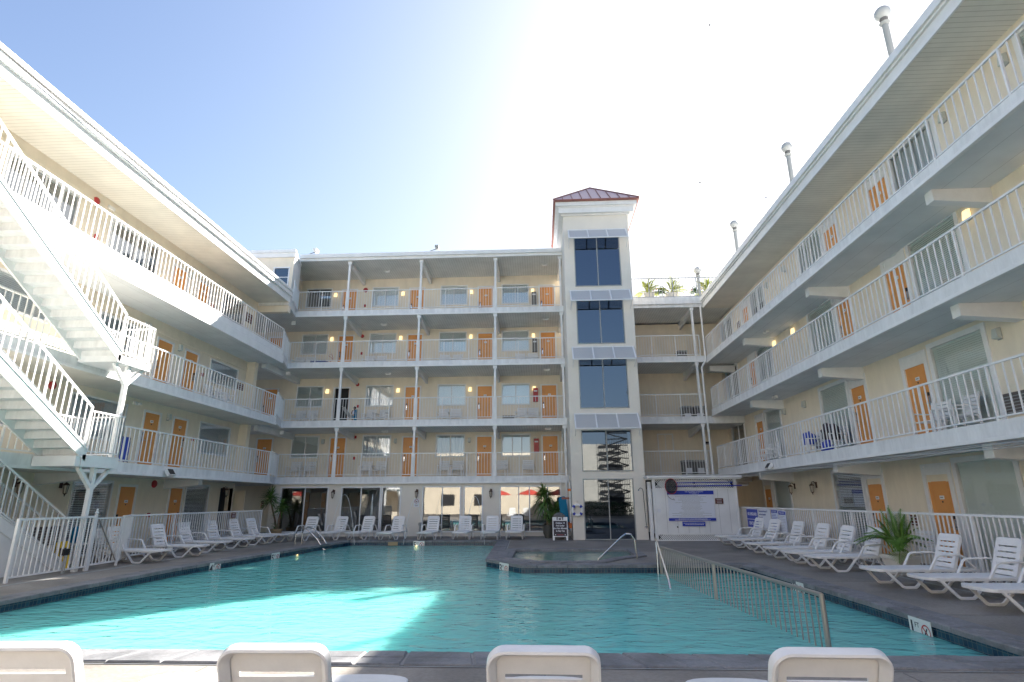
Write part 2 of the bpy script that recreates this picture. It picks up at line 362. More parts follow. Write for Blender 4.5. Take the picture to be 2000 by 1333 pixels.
mat('mortar', (.30, .29, .28), .9, noise=.2, nscale=8); mat('caulk', (.55, .56, .56), .6)
ring_sheet(offset(POOL, -.005), COPW+.012, .016, 'mortar', 'coping_mortar'); ring_sheet(offset(POOL, COPW), .025, .007, 'caulk', 'coping_caulk'); ring_sheet(offset(SPA, -.005), .335, .02, 'mortar', 'spa_coping_mortar')
cop = coping(offset(POOL, -.02), COPW+.02, .03, 3)
struct('pool_coping', cop.mesh('pool_coping', 'coping'))
struct('spa_coping', coping(offset(SPA, -.02), .34, .036, 5).mesh('spa_coping', 'coping'))
b = MB(); b.box(-10.74, -10.66, 0, 24.6, -.01, .004); b.box(7.52, 7.57, 0, 24.3, -.01, .004)
struct('deck_drain_strip', b.mesh('deck_drain_strip', 'grey'))
# control joints in the deck
b = MB()
for x in (-6.8, -3.4, 0, 3.4): b.box(x, x+.012, -3, 6.15, .001, .003)
for y in (9, 12.4, 15.8, 19.2): b.box(5.6, 9.6, y, y+.012, .001, .003); b.box(-13.6, -9.3, y, y+.012, .001, .003)
struct('deck_joint_lines', b.mesh('deck_joint_lines', 'boxgrey'))

# ---------------------------------------------------------------- facade kit (local: wall plane y=0, outside is -y, z=0 at floor)
def wall_open(u0, u1, z0, z1, holes, th=.14):
    """wall sheet in local xz with rectangular holes, thickness inwards (+y)"""
    us = sorted({u0, u1, *[h[0] for h in holes], *[h[1] for h in holes]}); zs = sorted({z0, z1, *[h[2] for h in holes], *[h[3] for h in holes]})
    us = [u for u in us if u0 <= u <= u1]; zs = [z for z in zs if z0 <= z <= z1]; b = MB()
    for i in range(len(us)-1):
        for j in range(len(zs)-1):
            cu, cz = (us[i]+us[i+1])/2, (zs[j]+zs[j+1])/2
            if any(h[0] < cu < h[1] and h[2] < cz < h[3] for h in holes): continue
            b.add([(us[i], 0, zs[j]), (us[i+1], 0, zs[j]), (us[i+1], 0, zs[j+1]), (us[i], 0, zs[j+1])], [(0, 1, 2, 3)])
    for a, c, z, y in holes:
        b.add([(a, 0, z), (c, 0, z), (c, 0, y), (a, 0, y), (a, th, z), (c, th, z), (c, th, y), (a, th, y)], [(0, 1, 5, 4)[::-1], (1, 2, 6, 5)[::-1], (2, 3, 7, 6)[::-1], (3, 0, 4, 7)[::-1]])
    return b
CACHE = {}
def cached(key, fn):
    if key not in CACHE: CACHE[key] = fn()
    return CACHE[key]
def frame_mesh(w, h, t, d0, d1, m='white', bottom=True, mull=(), trans=()):
    def f():
        b = MB(); e = .012; b.box(-w/2-t, -w/2+e, d0, d1, 0, h+t); b.box(w/2-e, w/2+t, d0, d1, 0, h+t); b.box(-w/2+e, w/2-e, d0, d1, h-e, h+t)
        if bottom: b.box(-w/2-t, w/2+t, d0-.015, d1-.001, -t, e)
        for x in mull: b.box(x-.022, x+.022, -.005, .04, 0, h)
        for z in trans: b.box(-w/2, w/2, -.004, .039, z-.02, z+.02)
        return b.mesh('frame', m)
    return cached(('fr', w, h, t, d0, d1, m, bottom, mull, trans), f)
def pane_mesh(w, h, g, y=.02): return cached(('pn', w, h, g, y), lambda: MB().add([(-w/2, y, 0), (w/2, y, 0), (w/2, y, h), (-w/2, y, h)], [(0, 1, 2, 3)]).mesh('pane', g))
def blind_mesh(w, h, drop=1.0, y=.07, pitch=.05, op=False):
    y = .045
    q_ = (.018, .014) if op else (.008, .026)
    def f():
        b = MB(); z = h
        b.box(-w/2+.01, w/2-.01, y-.02, y+.02, h-.05, h-.002)
        while z > h*(1-drop)+.02:
            z -= pitch; b.add([(-w/2, y-q_[0], z-q_[1]), (w/2, y-q_[0], z-q_[1]), (w/2, y+q_[0], z+q_[1]), (-w/2, y+q_[0], z+q_[1])], [(0, 1, 2, 3)])
        return b.mesh('blind', 'blind')
    return cached(('bl', w, h, drop, y, pitch, op), f)
def curtain_mesh(w, h, y=.10):
    def f():
        b = MB(); n = int(w/.05); vs = []
        for i in range(n+1):
            x = -w/2+w*i/n; yy = y+.02*sin(i*1.7)+.01*sin(i*.6); vs += [(x, yy, 0), (x, yy, h)]
        b.add(vs, [(2*i, 2*i+2, 2*i+3, 2*i+1) for i in range(n)]); return b.mesh('curtain', 'curtain')
    return cached(('ct', w, h, y), f)
def window(parent, loc, rz, w, h, style='blind', mull=(0,), glass='glassblinds', trans=(), drop=1.0, op=False, t=.05):
    w = round(w, 2); h = round(h, 2)
    fr = put('window', frame_mesh(w, h, t, -.03, .06, mull=mull, trans=trans), parent, loc, rz)
    put('pane', pane_mesh(w, h, glass), fr)
    if style == 'blind': put('blind', blind_mesh(w, h, drop, op=op), fr)
    elif style == 'curtain': put('curtain', curtain_mesh(w, h), fr)
    return fr
def door(parent, loc, rz, w, h, label=None, open_=False, lock=True, lead=-1, panel=0, t=.07):
    w = round(w, 2); h = round(h, 2)
    def fm():
        b = MB()
        e = .008; b.box(-w/2-t, -w/2+e, -.03, .07, 0, h+t+panel); b.box(w/2-e, w/2+t, -.03, .07, 0, h+t+panel); b.box(-w/2+e, w/2-e, -.03, .07, h-e, h+t)
        if panel: b.box(-w/2, w/2, -.01, .06, h+t, h+t+panel-.04); b.box(-w/2, w/2, -.03, .07, h+t+panel-.04, h+t+panel)
        return b.mesh('door_frame', 'white')
    def lm():
        b = MB(); b.box(-w/2+.01, w/2-.01, .005, .045, .012, h-.008)
        for (x0, x1, z0, z1) in ((-w/2+.14, w/2-.14, .25, .95), (-w/2+.14, w/2-.14, 1.1, h-.18)):
            for q in ((x0, x1, z0-.012, z0), (x0, x1, z1, z1+.012), (x0-.012, x0, z0, z1), (x1, x1+.012, z0, z1)): b.box(q[0], q[1], .0, .006, q[2], q[3])
        return b.mesh('door_leaf', 'orange')
    d = put('door', cached(('dl', w, h), lm), parent, loc, rz)
    put('door_frame', cached(('df', w, h, panel, t), fm), d if not open_ else parent, (0, 0, 0) if not open_ else loc, 0 if not open_ else rz)
    if open_:
        d.name = 'door'
        # leaf swung inwards about its right jamb
        a = R(-62); base = Vector(loc)+Vector((w/2, .05, 0)); c = Vector((-w/2, 0, 0)); c.rotate(Matrix.Rotation(a, 3, 'Z')); d.location = base+c; d.rotation_euler = (0, 0, a); d['label'] = 'orange door standing open'
    def hm():
        b = MB(); b.box(-.035, .035, -.012, .004, -.11, .12); b.tube([(0, -.012, -.05), (0, -.05, -.05), (-lead*.09, -.055, -.05)], .011, 6); return b.mesh('handle', 'steel')
    def cm(): b = MB(); b.box(-.03, .03, -.02, .004, 0, .09); return b.mesh('card_lock', 'blackmetal')
    hx = lead*(w/2-.09)
    put('handle', cached(('hd', lead), hm), d, (hx, 0, .98)); put('card_lock', cached('cl', cm), d, (hx, 0, 1.11))
    def pm():
        b = MB(); b.box(-.075, .075, -.008, .004, 0, .085); b.cur = 1; b.box(-.05, .05, -.010, -.007, .028, .058); return b.mesh('number_plate', 'paper', 'grey')
    put('number_plate', cached('np', pm), d, (.02, 0, 1.56))
    def ph(): b = MB(); b.lathe([(.022, 0), (.022, .008)], n=10, M=Matrix.Rotation(R(90), 4, 'X')); return b.mesh('peephole', 'ink')
    put('peephole', cached('ph', ph), d, (.02, 0, 1.50))
    return d
def sconce_mesh(on):
    b = MB(); b.box(-.06, .06, -.02, 0, -.02, .24); b.cur = 1
    b.add([(-.075, -.02, 0), (.075, -.02, 0), (.085, -.12, .02), (-.085, -.12, .02), (-.075, -.02, .24), (.075, -.02, .24), (.06, -.10, .22), (-.06, -.10, .22)], [(0, 3, 2, 1), (4, 5, 6, 7), (0, 1, 5, 4), (1, 2, 6, 5), (2, 3, 7, 6), (3, 0, 4, 7)])
    return b.mesh('wall_lamp', 'grey', 'lampon' if on else 'lampoff')
def sconce(parent, loc, rz, on): return put('wall_lamp', cached(('sc', on), lambda: sconce_mesh(on)), parent, loc, rz)
def lantern_mesh():
    b = MB(); b.box(-.05, .05, -.02, 0, -.02, .18); b.tube([(0, -.01, .1), (0, -.09, .2), (0, -.16, .18), (0, -.17, .1)], .012, 6)
    b.lathe([(.02, .13), (.085, .08), (.09, .06), (.075, .055)], (0, -.17, 0), 8); b.lathe([(.05, -.16), (.02, -.2), (.008, -.25)][::-1], (0, -.17, 0), 8)
    for k in range(6):
        a = k*pi/3; b.tube([(.07*cos(a), -.17+.07*sin(a), .06), (.045*cos(a), -.17+.045*sin(a), -.17)], .006, 4)
    b.cur = 1; b.lathe([(.04, -.165), (.064, .055)], (0, -.17, 0), 8); return b.mesh('wall_lantern', 'bronze', 'lanternglass')
def lantern(parent, loc, rz): return put('wall_lantern', cached('lt', lantern_mesh), parent, loc, rz)
def bell(parent, loc, rz, r=.12): return put('fire_bell', cached(('be', r), lambda: MB().lathe([(r, 0), (r, .03), (r*.75, .06), (.01, .075)], n=20, M=Matrix.Rotation(R(90), 4, 'X')).mesh('fire_bell', 'red')), parent, loc, rz)
def pull(parent, loc, rz): return put('alarm_box', cached('pl', lambda: MB().box(-.05, .05, -.05, 0, -.07, .07).box(-.02, .02, -.06, -.05, -.02, .03).mesh('alarm_box', 'red')), parent, loc, rz)
def railing(parent, a, b, z0, h=1.05, sp=.134, post=1.16, name='railing', bot=.09, m='white', bal=.016, top=.045, first=True):
    a = Vector(a); b = Vector(b); L = (b-a).length; d = (b-a)/L; mb = MB()
    mb.beam((a.x, a.y, z0+h-.02), (b.x, b.y, z0+h-.02), top, .04); mb.beam((a.x, a.y, z0+bot), (b.x, b.y, z0+bot), .03, .03)
    n = max(1, round(L/post)); k = max(1, round(L/n/sp))
    for i in range(n+1):
        p = a+d*(L*i/n)
        if i or first: mb.beam((p.x, p.y, z0), (p.x, p.y, z0+h-.04), .04, .04, (d.x, d.y, 0))
        if i < n:
            for j in range(1, k):
                q = p+d*(L/n*j/k); mb.beam((q.x, q.y, z0+bot+.015), (q.x, q.y, z0+h-.04), bal, bal, (d.x, d.y, 0))
    return put(name, mb.mesh(name, m), parent)
def plain_box(name, parent, m, *bx, bv=0):
    b = MB()
    for q in bx: b.box(*q)
    o = put(name, b.mesh(name, m), parent)
    if bv: bevel(o, bv)
    return o
def emergency_light(parent, loc, rz=0):
    def f():
        b = MB(); b.box(-.13, .13, -.04, 0, -.1, 0)
        for s in (-1, 1): b.lathe([(.035, 0), (.05, .07)], (s*.12, 0, 0), 10, Matrix.Translation((0, -.04, -.06)) @ Matrix.Rotation(R(75), 4, 'X'))
        return b.mesh('emergency_light', 'plastic')
    return put('emergency_light', cached('em', f), parent, loc, rz)
def grille(parent, loc, rz, w=.66, h=.42):
    def f():
        b = MB(); b.box(-w/2, w/2, -.05, 0, 0, h); b.cur = 1
        for k in range(6): b.box(-w/2+.03, w/2-.03, -.062, -.05, .04+k*(h-.06)/6, .055+k*(h-.06)/6)
        return b.mesh('air_conditioner', 'ac', 'grey')
    return put('air_conditioner', cached(('gr', w, h), f), parent, loc, rz)
def board(parent, name, loc, rz, w, h, m='signbrown', lines=3):
    def f():
        b = MB(); b.box(-w/2, w/2, -.012, 0, 0, h); b.cur = 1
        for k in range(lines): b.box(-w*.32, w*.32, -.014, -.0125, h*(.2+.6*k/max(1, lines-1))-.007, h*(.2+.6*k/max(1, lines-1))+.007)
        return b.mesh(name, m, 'paper')
    return put(name, cached((name, w, h, m, lines), f), parent, loc, rz)

# ---------------------------------------------------------------- back wing
YF, YW = 27.0, 29.55
FB = [0, 2.70, 5.40, 8.36, 11.11]; SB = [0, 2.36, 5.05, 8.05, 10.78, 13.86]
bk = thing('hotel_wing', 'four storey back wing with open galleries and orange doors left of the tower', 'hotel building', (0, 0, 0), group='wings of the hotel')
WX = [(-13.2, -11.8), (-9.37, -7.93), (-5.45, -4.0), (-1.98, -.54)]; DX = [(-11.2, -10.27), (-7.3, -6.39), (-3.38, -2.48), (.07, .97)]
XL, XR = -18, 1.35
def slab(parent, poly, z0, z1, soffit, name='gallery_slab', soff=True):
    b = MB(); b.prism(poly, z0+.004, z1); o = put(name, b.mesh(name, 'slabwhite'), parent)
    if soff: put('soffit', MB().add([(x, y, z0) for x, y in offset(poly, -.05)], [tuple(range(len(poly)))[::-1]]).mesh('soffit', soffit), o)
    return o
def lip(parent, pts, z, w=.05, h=.07):
    b = MB()
    for p, q in zip(pts, pts[1:]): b.beam((*p, z), (*q, z), w, h)
    return put('fascia_trim', b.mesh('fascia_trim', 'white'), parent)
for f in (1, 2, 3, 4):
    lf = -12.73 if f < 4 else -12.6
    poly = [(-12.12, 25.12), (lf, YF), (XR, YF), (XR, YW), (XL, YW), (XL, 25.12)]
    poly = [(XL, 25.12), (-12.12, 25.12), (lf, YF), (XR, YF), (XR, YW), (XL, YW)]
    sl = slab(bk, poly, SB[f], FB[f], 'soffit_x')
    lip(sl, [(-12.12, 25.12), (lf, YF-.02), (XR, YF-.02)], SB[f]+.035)
    if f < 4: railing(bk, (-12.2, 25.2), (lf-.05, YF+.06), FB[f], 1.1)
    else: railing(bk, (-12.09, 25.45), (-12.52, 26.98), FB[f], 1.1)
    for x0, x1 in zip([lf, -9.94, -6.1, -2.18], [-9.94, -6.1, -2.18, 1.25]):
        railing(bk, (x0+(.07 if x0 > -12 else .02), YF+.06), (x1-.07, YF+.06), FB[f], 1.1, .137, 1.17)
    # gallery posts with capitals, and beams back to the wall
    for x in (-9.94, -6.1, -2.18, 1.19):
        top = SB[f+1]; b = MB(); b.box(x-.05, x+.05, YF+.02, YF+.12, FB[f], top); b.box(x-.1, x+.1, YF-.0, YF+.16, top-.16, top-.004); put('gallery_post', b.mesh('gallery_post', 'white'), bk)
        b = MB(); b.add([(x-.07, YF+.16, top), (x+.07, YF+.16, top), (x+.07, YF+.16, top-.12), (x-.07, YF+.16, top-.12), (x-.07, YW, top), (x+.07, YW, top), (x+.07, YW, top-.36), (x-.07, YW, top-.36)],
            [(0, 3, 2, 1), (4, 5, 6, 7), (0, 1, 5, 4), (1, 2, 6, 5), (2, 3, 7, 6), (3, 0, 4, 7)]); put('ceiling_beam', b.mesh('ceiling_beam', 'white'), bk)
    holes = [(a+.0, c, FB[f]+1.12, FB[f]+2.2) for a, c in WX if True]+[(a+.06, c-.06, FB[f], FB[f]+2.12) for a, c in DX]
    if f < 4: holes += [(-15.12, -14.32, FB[f], FB[f]+2.1)]
    put('wall', wall_open(XL if f < 4 else -13.6, 9.75 if f < 4 else 4.5, FB[f]-.02 if f > 1 else FB[f]-.3, SB[f+1]+.02, holes).mesh('wall', 'cream'), bk, (0, YW, 0))
    for i, (a, c) in enumerate(WX):
        st = 'blind'; g = 'glassblinds'
        if (f, i) in ((4, 0),): st = None
        if (f, i) in ((1, 1), (2, 1), (1, 2)): st = 'curtain'
        if (f, i) in ((2, 0), (1, 0), (4, 0), (1, 3), (2, 3), (3, 2), (4, 3)): g = 'glass'
        window(bk, ((a+c)/2, YW, FB[f]+1.12), 0, c-a, 1.08, st, glass=g, mull=(0,) if (f, i) != (1, 3) else (-.2, .3))
    for i, (a, c) in enumerate(DX):
        door(bk, ((a+c)/2, YW, FB[f]+.01), 0, c-a-.12, 2.1, open_=(f, i) == (2, 0))
        sconce(bk, (a-.34, YW, FB[f]+(1.82 if f != 4 else 1.7)), 0, f > 1)
    if f < 4: door(bk, (-14.72, YW, FB[f]+.01), 0, .8, 2.08)
    emergency_light(bk, (-8.3 if f > 2 else -7.9, YF+1.4, SB[f+1]-.01)); emergency_light(bk, (.4, YF+1.0, SB[f+1]-.01))
bell(bk, (-9.83, YW, 13.2), 0, .14); bell(bk, (-9.83, YW, 10.45), 0, .1); bell(bk, (-9.9, YW, 7.7), 0, .1)
for z in (12.25, 9.45, 6.5, 3.75, 4.85): pull(bk, (-9.8, YW, z), 0)
# fire hose cabinets beside the last doors
def cabinet(z, m):
    b = MB(); b.box(-.13, .13, -.17, 0, 0, .72); b.cur = 1; b.box(-.09, .09, -.175, -.17, .52, .6); put('extinguisher_cabinet', b.mesh('extinguisher_cabinet', m, 'paper'), bk, (-.2, YW, z))
cabinet(6.62, 'red'); cabinet(3.95, 'red'); cabinet(9.35, 'boxgrey'); cabinet(12.1, 'boxgrey')
grille(bk, (-1.62, YW, 5.5), 0, .7, .4)
# body behind the walls, roof
plain_box('building_core', bk, 'cream', (XL+.01, 9.7, 30.6, 38, 2.4, 10.8), (-13.6, 1.3, 30.6, 38, 10.8, 13.9), (XL+.01, -13.6, 30.6, 38, -.1, 2.4), (1.4, 9.7, 31, 38, -.1, 2.4))
plain_box('room_shade_sheet', bk, 'dark', (XL+.02, 9.7, 29.92, 29.97, 2.4, 10.8), (-13.6, 1.3, 29.92, 29.97, 10.8, 13.8))  # black sheets standing in for the unlit rooms behind the openings
b = MB(); b.box(-13.6, 1.29, YF+.02, 38.2, 13.87, 14.12); b.box(-12.6, 1.3, YF-.12, YF+.05, 13.871, 14.119); b.box(-12.58, 1.28, YF-.22, YF-.1, 14.02, 14.22); b.box(-12.61, 1.27, YF-.11, 38, 14.11, 14.2); put('roof', b.mesh('roof', 'white'), bk)
put('soffit', MB().add([(-12.6, YF-.1, 13.862), (1.3, YF-.1, 13.862), (1.3, YW, 13.862), (-13.6, YW, 13.862)], [(3, 2, 1, 0)]).mesh('soffit', 'soffit_x'), bk)
# upper block that steps forward over the left wing
put('wall', wall_open(-18, -12.17, 11.1, 13.38, [(-13.12, -12.38, 11.78, 12.82), (-14.6, -14.0, 11.9, 12.9)]).mesh('wall', 'cream'), bk, (0, 25.3, 0))
window(bk, (-12.75, 25.3, 11.78), 0, .74, 1.04, 'none', mull=(), trans=(.54,), glass='glassdark'); window(bk, (-14.3, 25.3, 11.9), 0, .6, 1.0, 'none', mull=(), glass='glassdark')
plain_box('room_shade_sheet', bk, 'dark', (-17.9, -12.45, 25.6, 25.7, 11.1, 13.3))  # shade inside the upper block, put in as a black sheet
put('side_wall', MB().prism([(-12.3, 25.31), (-12.17, 25.31), (-12.62, 27.1), (-12.75, 27.1)], 11.12, 13.86).mesh('side_wall', 'slabwhite'), bk)
plain_box('side_wall', bk, 'slabwhite', (-18, -17.9, 25.31, 29.5, 11, 13.4), (-17.9, -13.6, 28, 28.1, 11.1, 13.38))
plain_box('side_wall', bk, 'cream', (-13.72, -13.6, 25.8, 29.6, 11.11, 13.86))
b = MB(); b.prism([(-18.2, 25.2), (-12.1, 25.2), (-12.6, 27.0), (-13.62, 27.0), (-13.62, 30), (-18.2, 30)], 13.38, 13.68); b.prism([(-18.19, 25.12), (-12.04, 25.12), (-12.54, 26.95), (-13.61, 26.95), (-13.61, 29.9), (-18.19, 29.9)], 13.60, 13.74); put('block_roof', b.mesh('block_roof', 'white'), bk)
b = MB(); b.box(-13.64, -12.13, 25.13, 25.4, 10.45, 10.77); put('header_beam', b.mesh('header_beam', 'cream'), bk)
for f in (1, 2): plain_box('header_beam', bk, 'white', (-13.3, -13.1, 25.5, 29.5, SB[f+1]-.3, SB[f+1]-.003))
plain_box('exit_sign', bk, 'plastic', (-12.95, -12.75, 27.4, 27.44, 10.5, 10.7)); plain_box('exit_sign', bk, 'plastic', (-12.95, -12.75, 27.4, 27.44, 4.8, 4.98)); plain_box('exit_sign', bk, 'plastic', (-12.95, -12.75, 27.4, 27.44, 7.8, 7.98))
# ground floor: glazed lounge
put('wall', wall_open(-12.95, 1.35, -.02, 2.37, [(-12.4, -10.15, .22, 2.2), (-9.45, -7.62, .22, 2.2), (-7.5, -6.65, .22, 2.2), (-5.55, -3.8, .22, 2.2), (-3.6, -2.77, .22, 2.2), (-1.9, .9, .22, 2.2)], .2).mesh('wall', 'towerwall'), bk, (0, 27.1, 0))
for a, c, mu in ((-12.4, -10.15, (0.02,)), (-9.45, -7.62, (.0,)), (-7.5, -6.65, ()), (-5.55, -3.8, (.03,)), (-3.6, -2.77, ()), (-1.9, .9, (-.55, -.05, .8))):
    fr = put('window', frame_mesh(round(c-a, 2), 1.98, .05, -.03, .06, mull=mu), bk, ((a+c)/2, 27.1, .22)); put('pane', pane_mesh(round(c-a, 2), 1.98, 'glassground'), fr)
plain_box('lounge_interior', bk, 'interior', (-12.9, 1.3, 30.4, 30.5, 0, 2.4), (-12.95, -12.9, 27.25, 30.5, 0, 2.4), (1.3, 1.36, 27.12, 30.5, 0, 2.4), (-12.9, 1.3, 27.3, 30.5, .001, .02), (-4.9, -4.8, 27.4, 30.4, 0, 2.35))
for x in (-9.85, -5.85, -2.35): lantern(bk, (x, 27.1, 1.92), 0)
b = MB(); b.box(-.13, .13, -.012, 0, -.22, .16); b.cur = 1
for k in range(24):
    a = k*pi/12; c = (k+1)*pi/12; b.add([(.1*cos(a), -.014, .04+.1*sin(a)), (.1*cos(c), -.014, .04+.1*sin(c)), (.08*cos(c), -.014, .04+.08*sin(c)), (.08*cos(a), -.014, .04+.08*sin(a))], [(0, 3, 2, 1), (0, 1, 2, 3)])
b.beam((-.065, -.015, .105), (.065, -.015, -.025), .003, .02, (1, 0, 1)); b.cur = 2; b.box(-.04, .05, -.0135, -.012, 0, .05); b.box(-.08, .08, -.0135, -.012, -.14, -.12); b.box(-.06, .06, -.0135, -.012, -.18, -.165)
put('no_diving_sign', b.mesh('no_diving_sign', 'paper', 'red', 'ink'), bk, (-5.86, 27.09, 1.52))
plain_box('downpipe', bk, 'white', (1.14, 1.22, 26.9, 26.98, 0, 2.5))

# ---------------------------------------------------------------- connector + right wing
rw = thing('hotel_wing', 'right wing of three galleries with a roof terrace at its far corner', 'hotel building', (0, 0, 0), group='wings of the hotel')
FR = [0, 2.93, 5.71, 8.27]; SR = [0, 2.58, 5.38, 7.97, 10.8]; XE, XWR = 8.2, 9.7
YN = -3.0
for f in (1, 2, 3):
    s2 = slab(rw, [(4.4, YF), (XWR, YF), (XWR, YW), (4.4, YW)], SB[f], FB[f], 'soffit_x'); lip(s2, [(4.4, YF-.02), (XE, YF-.02)], SB[f]+.035)
    sl = slab(rw, [(XE, YN), (XWR, YN), (XWR, YF-.003), (XE, YF-.003)], SR[f], FR[f], 'soffit_plain'); lip(sl, [(XE-.02, YN), (XE-.02, YF-.05)], SR[f]+.035)
    railing(rw, (4.45, YF+.06), (7.95, YF+.06), FB[f], 1.1, .137, 1.16)
    y = YN
    while y < 26.5:
        y2 = min(y+1.93*3, 26.95); railing(rw, (XE+.06, y), (XE+.06, y2), FR[f], 1.04, .2, 1.93, bal=.022, bot=.07, first=y == YN); y = y2
    for yb in (5.5, 11.2, 16.95, 22.7, 27.6):
        b = MB(); top = SR[f]; x0, x1 = XE+.28, XWR
        b.add([(x0, yb-.12, top), (x0, yb+.12, top), (x0, yb+.12, top-.26), (x0, yb-.12, top-.26), (x1, yb-.12, top), (x1, yb+.12, top), (x1, yb+.12, top-.36), (x1, yb-.12, top-.36)],
              [(0, 1, 2, 3), (7, 6, 5, 4), (4, 5, 1, 0), (5, 6, 2, 1), (6, 7, 3, 2), (7, 4, 0, 3)]); put('ceiling_beam', b.mesh('ceiling_beam', 'white'), rw)
    emergency_light(rw, (9.0, 21.5, SR[f]-.01), -pi/2) if f > 1 else None
def rwall(f, z0, z1, wins, doors, pan):
    holes = [(-b, -a, z0+.08, z0+pan) for a, b in wins]+[(-b+.03, -a-.03, z0, z0+1.98) for a, b in doors]
    put('wall', wall_open(-29.55, -YN, z0-.05, z1, holes).mesh('wall', 'cream'), rw, (XWR, 0, 0), -pi/2)
RD = [(14.15, 15.02), (16.88, 17.70), (24.85, 25.65), (7.0, 7.8), (4.2, 5.0)]; RW = [(12.2, 13.88), (17.92, 19.58), (23.05, 24.55), (8.0, 9.6), (2.3, 4.0)]
for f in (0, 1, 2, 3):
    z0 = FR[f]; z1 = [2.62, 5.40, 8.0, 10.82][f]; pan = 2.24 if f else 2.40; ht = 1.97 if f else 2.18
    wins = RW+([(27.2, 28.9)] if f else [])
    rwall(f, z0, z1, wins, RD, pan)
    for i, (a, b_) in enumerate(wins):
        st, g, dr = 'blind', 'glassblinds', 1
        if f == 3: st = 'curtain' if i in (0,) else 'blind'
        if i == 5: st, g = None, 'glass'
        if (f, i) == (0, 1): g = 'glass'
        if (f, i) in ((3, 2),): st, g = 'blind', 'glass'; dr = .3
        window(rw, (XWR, (a+b_)/2, z0+.08), -pi/2, b_-a, pan-.08, st, mull=(0,) if i == 5 or f == 3 else (), glass='glassclear' if g == 'glassblinds' else g, drop=dr, op=(f, i) == (0, 1), t=.11)
    for i, (a, b_) in enumerate(RD):
        door(rw, (XWR, (a+b_)/2, z0+.01), -pi/2, b_-a-.06, ht-.03, lead=1 if i == 0 else -1, panel=.2 if f else .14, t=.12)
    if f: 
        for y in (20.8, 22.55, 11.78, 9.97, 1.0): sconce(rw, (XWR, y, z0+1.88), -pi/2, f == 2)
    else:
        for y in (22.6, 20.85, 11.6): lantern(rw, (XWR, y, 1.98), -pi/2)
grille(rw, (XWR, 11.72, FR[1]+.3), -pi/2, .72, .44); grille(rw, (XWR, 20.2, FR[1]+.3), -pi/2, .5, .44)
board(rw, 'room_sign', (XWR, 26.3, FR[3]+1.3), -pi/2, .4, .3)
plain_box('building_core', rw, 'cream', (XWR+.6, 18, YN, 30.5, -.1, 10.8)); plain_box('room_shade_sheet', rw, 'dark', (XWR+.22, XWR+.27, YN, 30.5, -.1, 10.8))  # near-black sheet paints the room shade behind these openings
b = MB(); b.box(8.26, 18.2, YN-.1, 26.98, 10.80, 11.10); b.box(8.2, 8.33, YN-.11, 26.95, 11.08, 11.32); b.box(8.14, 8.21, YN-.12, 26.9, 11.14, 11.34); b.box(8.31, 18.19, YN-.09, 26.97, 11.09, 11.2)
put('roof', b.mesh('roof', 'white'), rw); put('soffit', MB().add([(8.3, YN, 10.795), (9.8, YN, 10.795), (9.8, 26.95, 10.795), (8.3, 26.95, 10.795)], [(3, 2, 1, 0)]).mesh('soffit', 'soffit_y'), rw)
b = MB(); b.box(4.4, 18, YF-.05, 38, 10.88, 11.08); b.box(4.41, 8.25, YF-.14, YF-.03, 11.04, 11.22); b.box(4.42, 8.26, YF-.10, YF+.02, 11.21, 11.42); b.box(4.43, 17.99, YF+.01, 37.9, 11.07, 11.40)
put('terrace_slab', b.mesh('terrace_slab', 'slabwhite'), rw); put('soffit', MB().add([(4.4, YF, 10.875), (XWR, YF, 10.875), (XWR, YW, 10.875), (4.4, YW, 10.875)], [(3, 2, 1, 0)]).mesh('soffit', 'soffit_x'), rw)
railing(rw, (4.5, YF+.1), (9.3, YF+.1), 11.42, 1.12, .17, 1.2, name='terrace_railing', m='railgrey')
for x in (7.72,):
    for f in (1, 2, 3):
        b = MB(); zt = (SB[f+1] if f < 3 else 10.88); b.box(x-.05, x+.05, YF+.02, YF+.12, FB[f], zt)
        if x < 8: b.box(x-.09, x+.09, YF, YF+.15, zt-.15, zt-.004); b.add([(x-.07, YF+.15, zt), (x+.07, YF+.15, zt), (x+.07, YF+.15, zt-.12), (x-.07, YF+.15, zt-.12), (x-.07, YW, zt), (x+.07, YW, zt), (x+.07, YW, zt-.4), (x-.07, YW, zt-.4)], [(0, 3, 2, 1), (4, 5, 6, 7), (0, 1, 5, 4), (1, 2, 6, 5), (2, 3, 7, 6), (3, 0, 4, 7)])
        put('gallery_post', b.mesh('gallery_post', 'white'), rw)
b = MB(); b.tube([(8.12, 26.86, 10.9), (8.12, 26.86, 8.1), (7.9, 26.86, 7.75), (7.9, 26.86, 5.4), (7.95, 26.86, 2.6)], .045, 8); put('downpipe', b.mesh('downpipe', 'white'), rw)
window(rw, (6.46, YW-.01, 4.02), 0, .72, .8, 'curtain', glass='glass')
board(rw, 'room_sign', (8.6, YW-.01, 4.3), 0, .3, .14, 'signblack', 1)
# sagging cables under the first gallery and a floodlight
b = MB()
for k in range(4):
    pts = [(XE-.03-.015*k, y, 2.56-.03*k-.035*abs(sin(y*1.1+k))) for y in [2+i*.9 for i in range(26)]]; b.tube(pts, .006, 4)
put('cable', b.mesh('cable', 'cable'), rw)
def flood(parent, loc, rz):
    def f():
        b = MB(); b.box(-.06, .06, -.08, 0, -.05, .05); b.cur = 0; M = Matrix.Translation((0, -.14, -.02)) @ Matrix.Rotation(R(-35), 4, 'X'); b.box(-.16, .16, -.05, .05, -.12, .12, M); b.cur = 1; b.box(-.14, .14, -.055, -.05, -.1, .1, M); return b.mesh('floodlight', 'plastic', 'blackmetal')
    return put('floodlight', cached('fl', f), parent, loc, rz)
flood(rw, (XE, 20.65, 2.72), -pi/2)

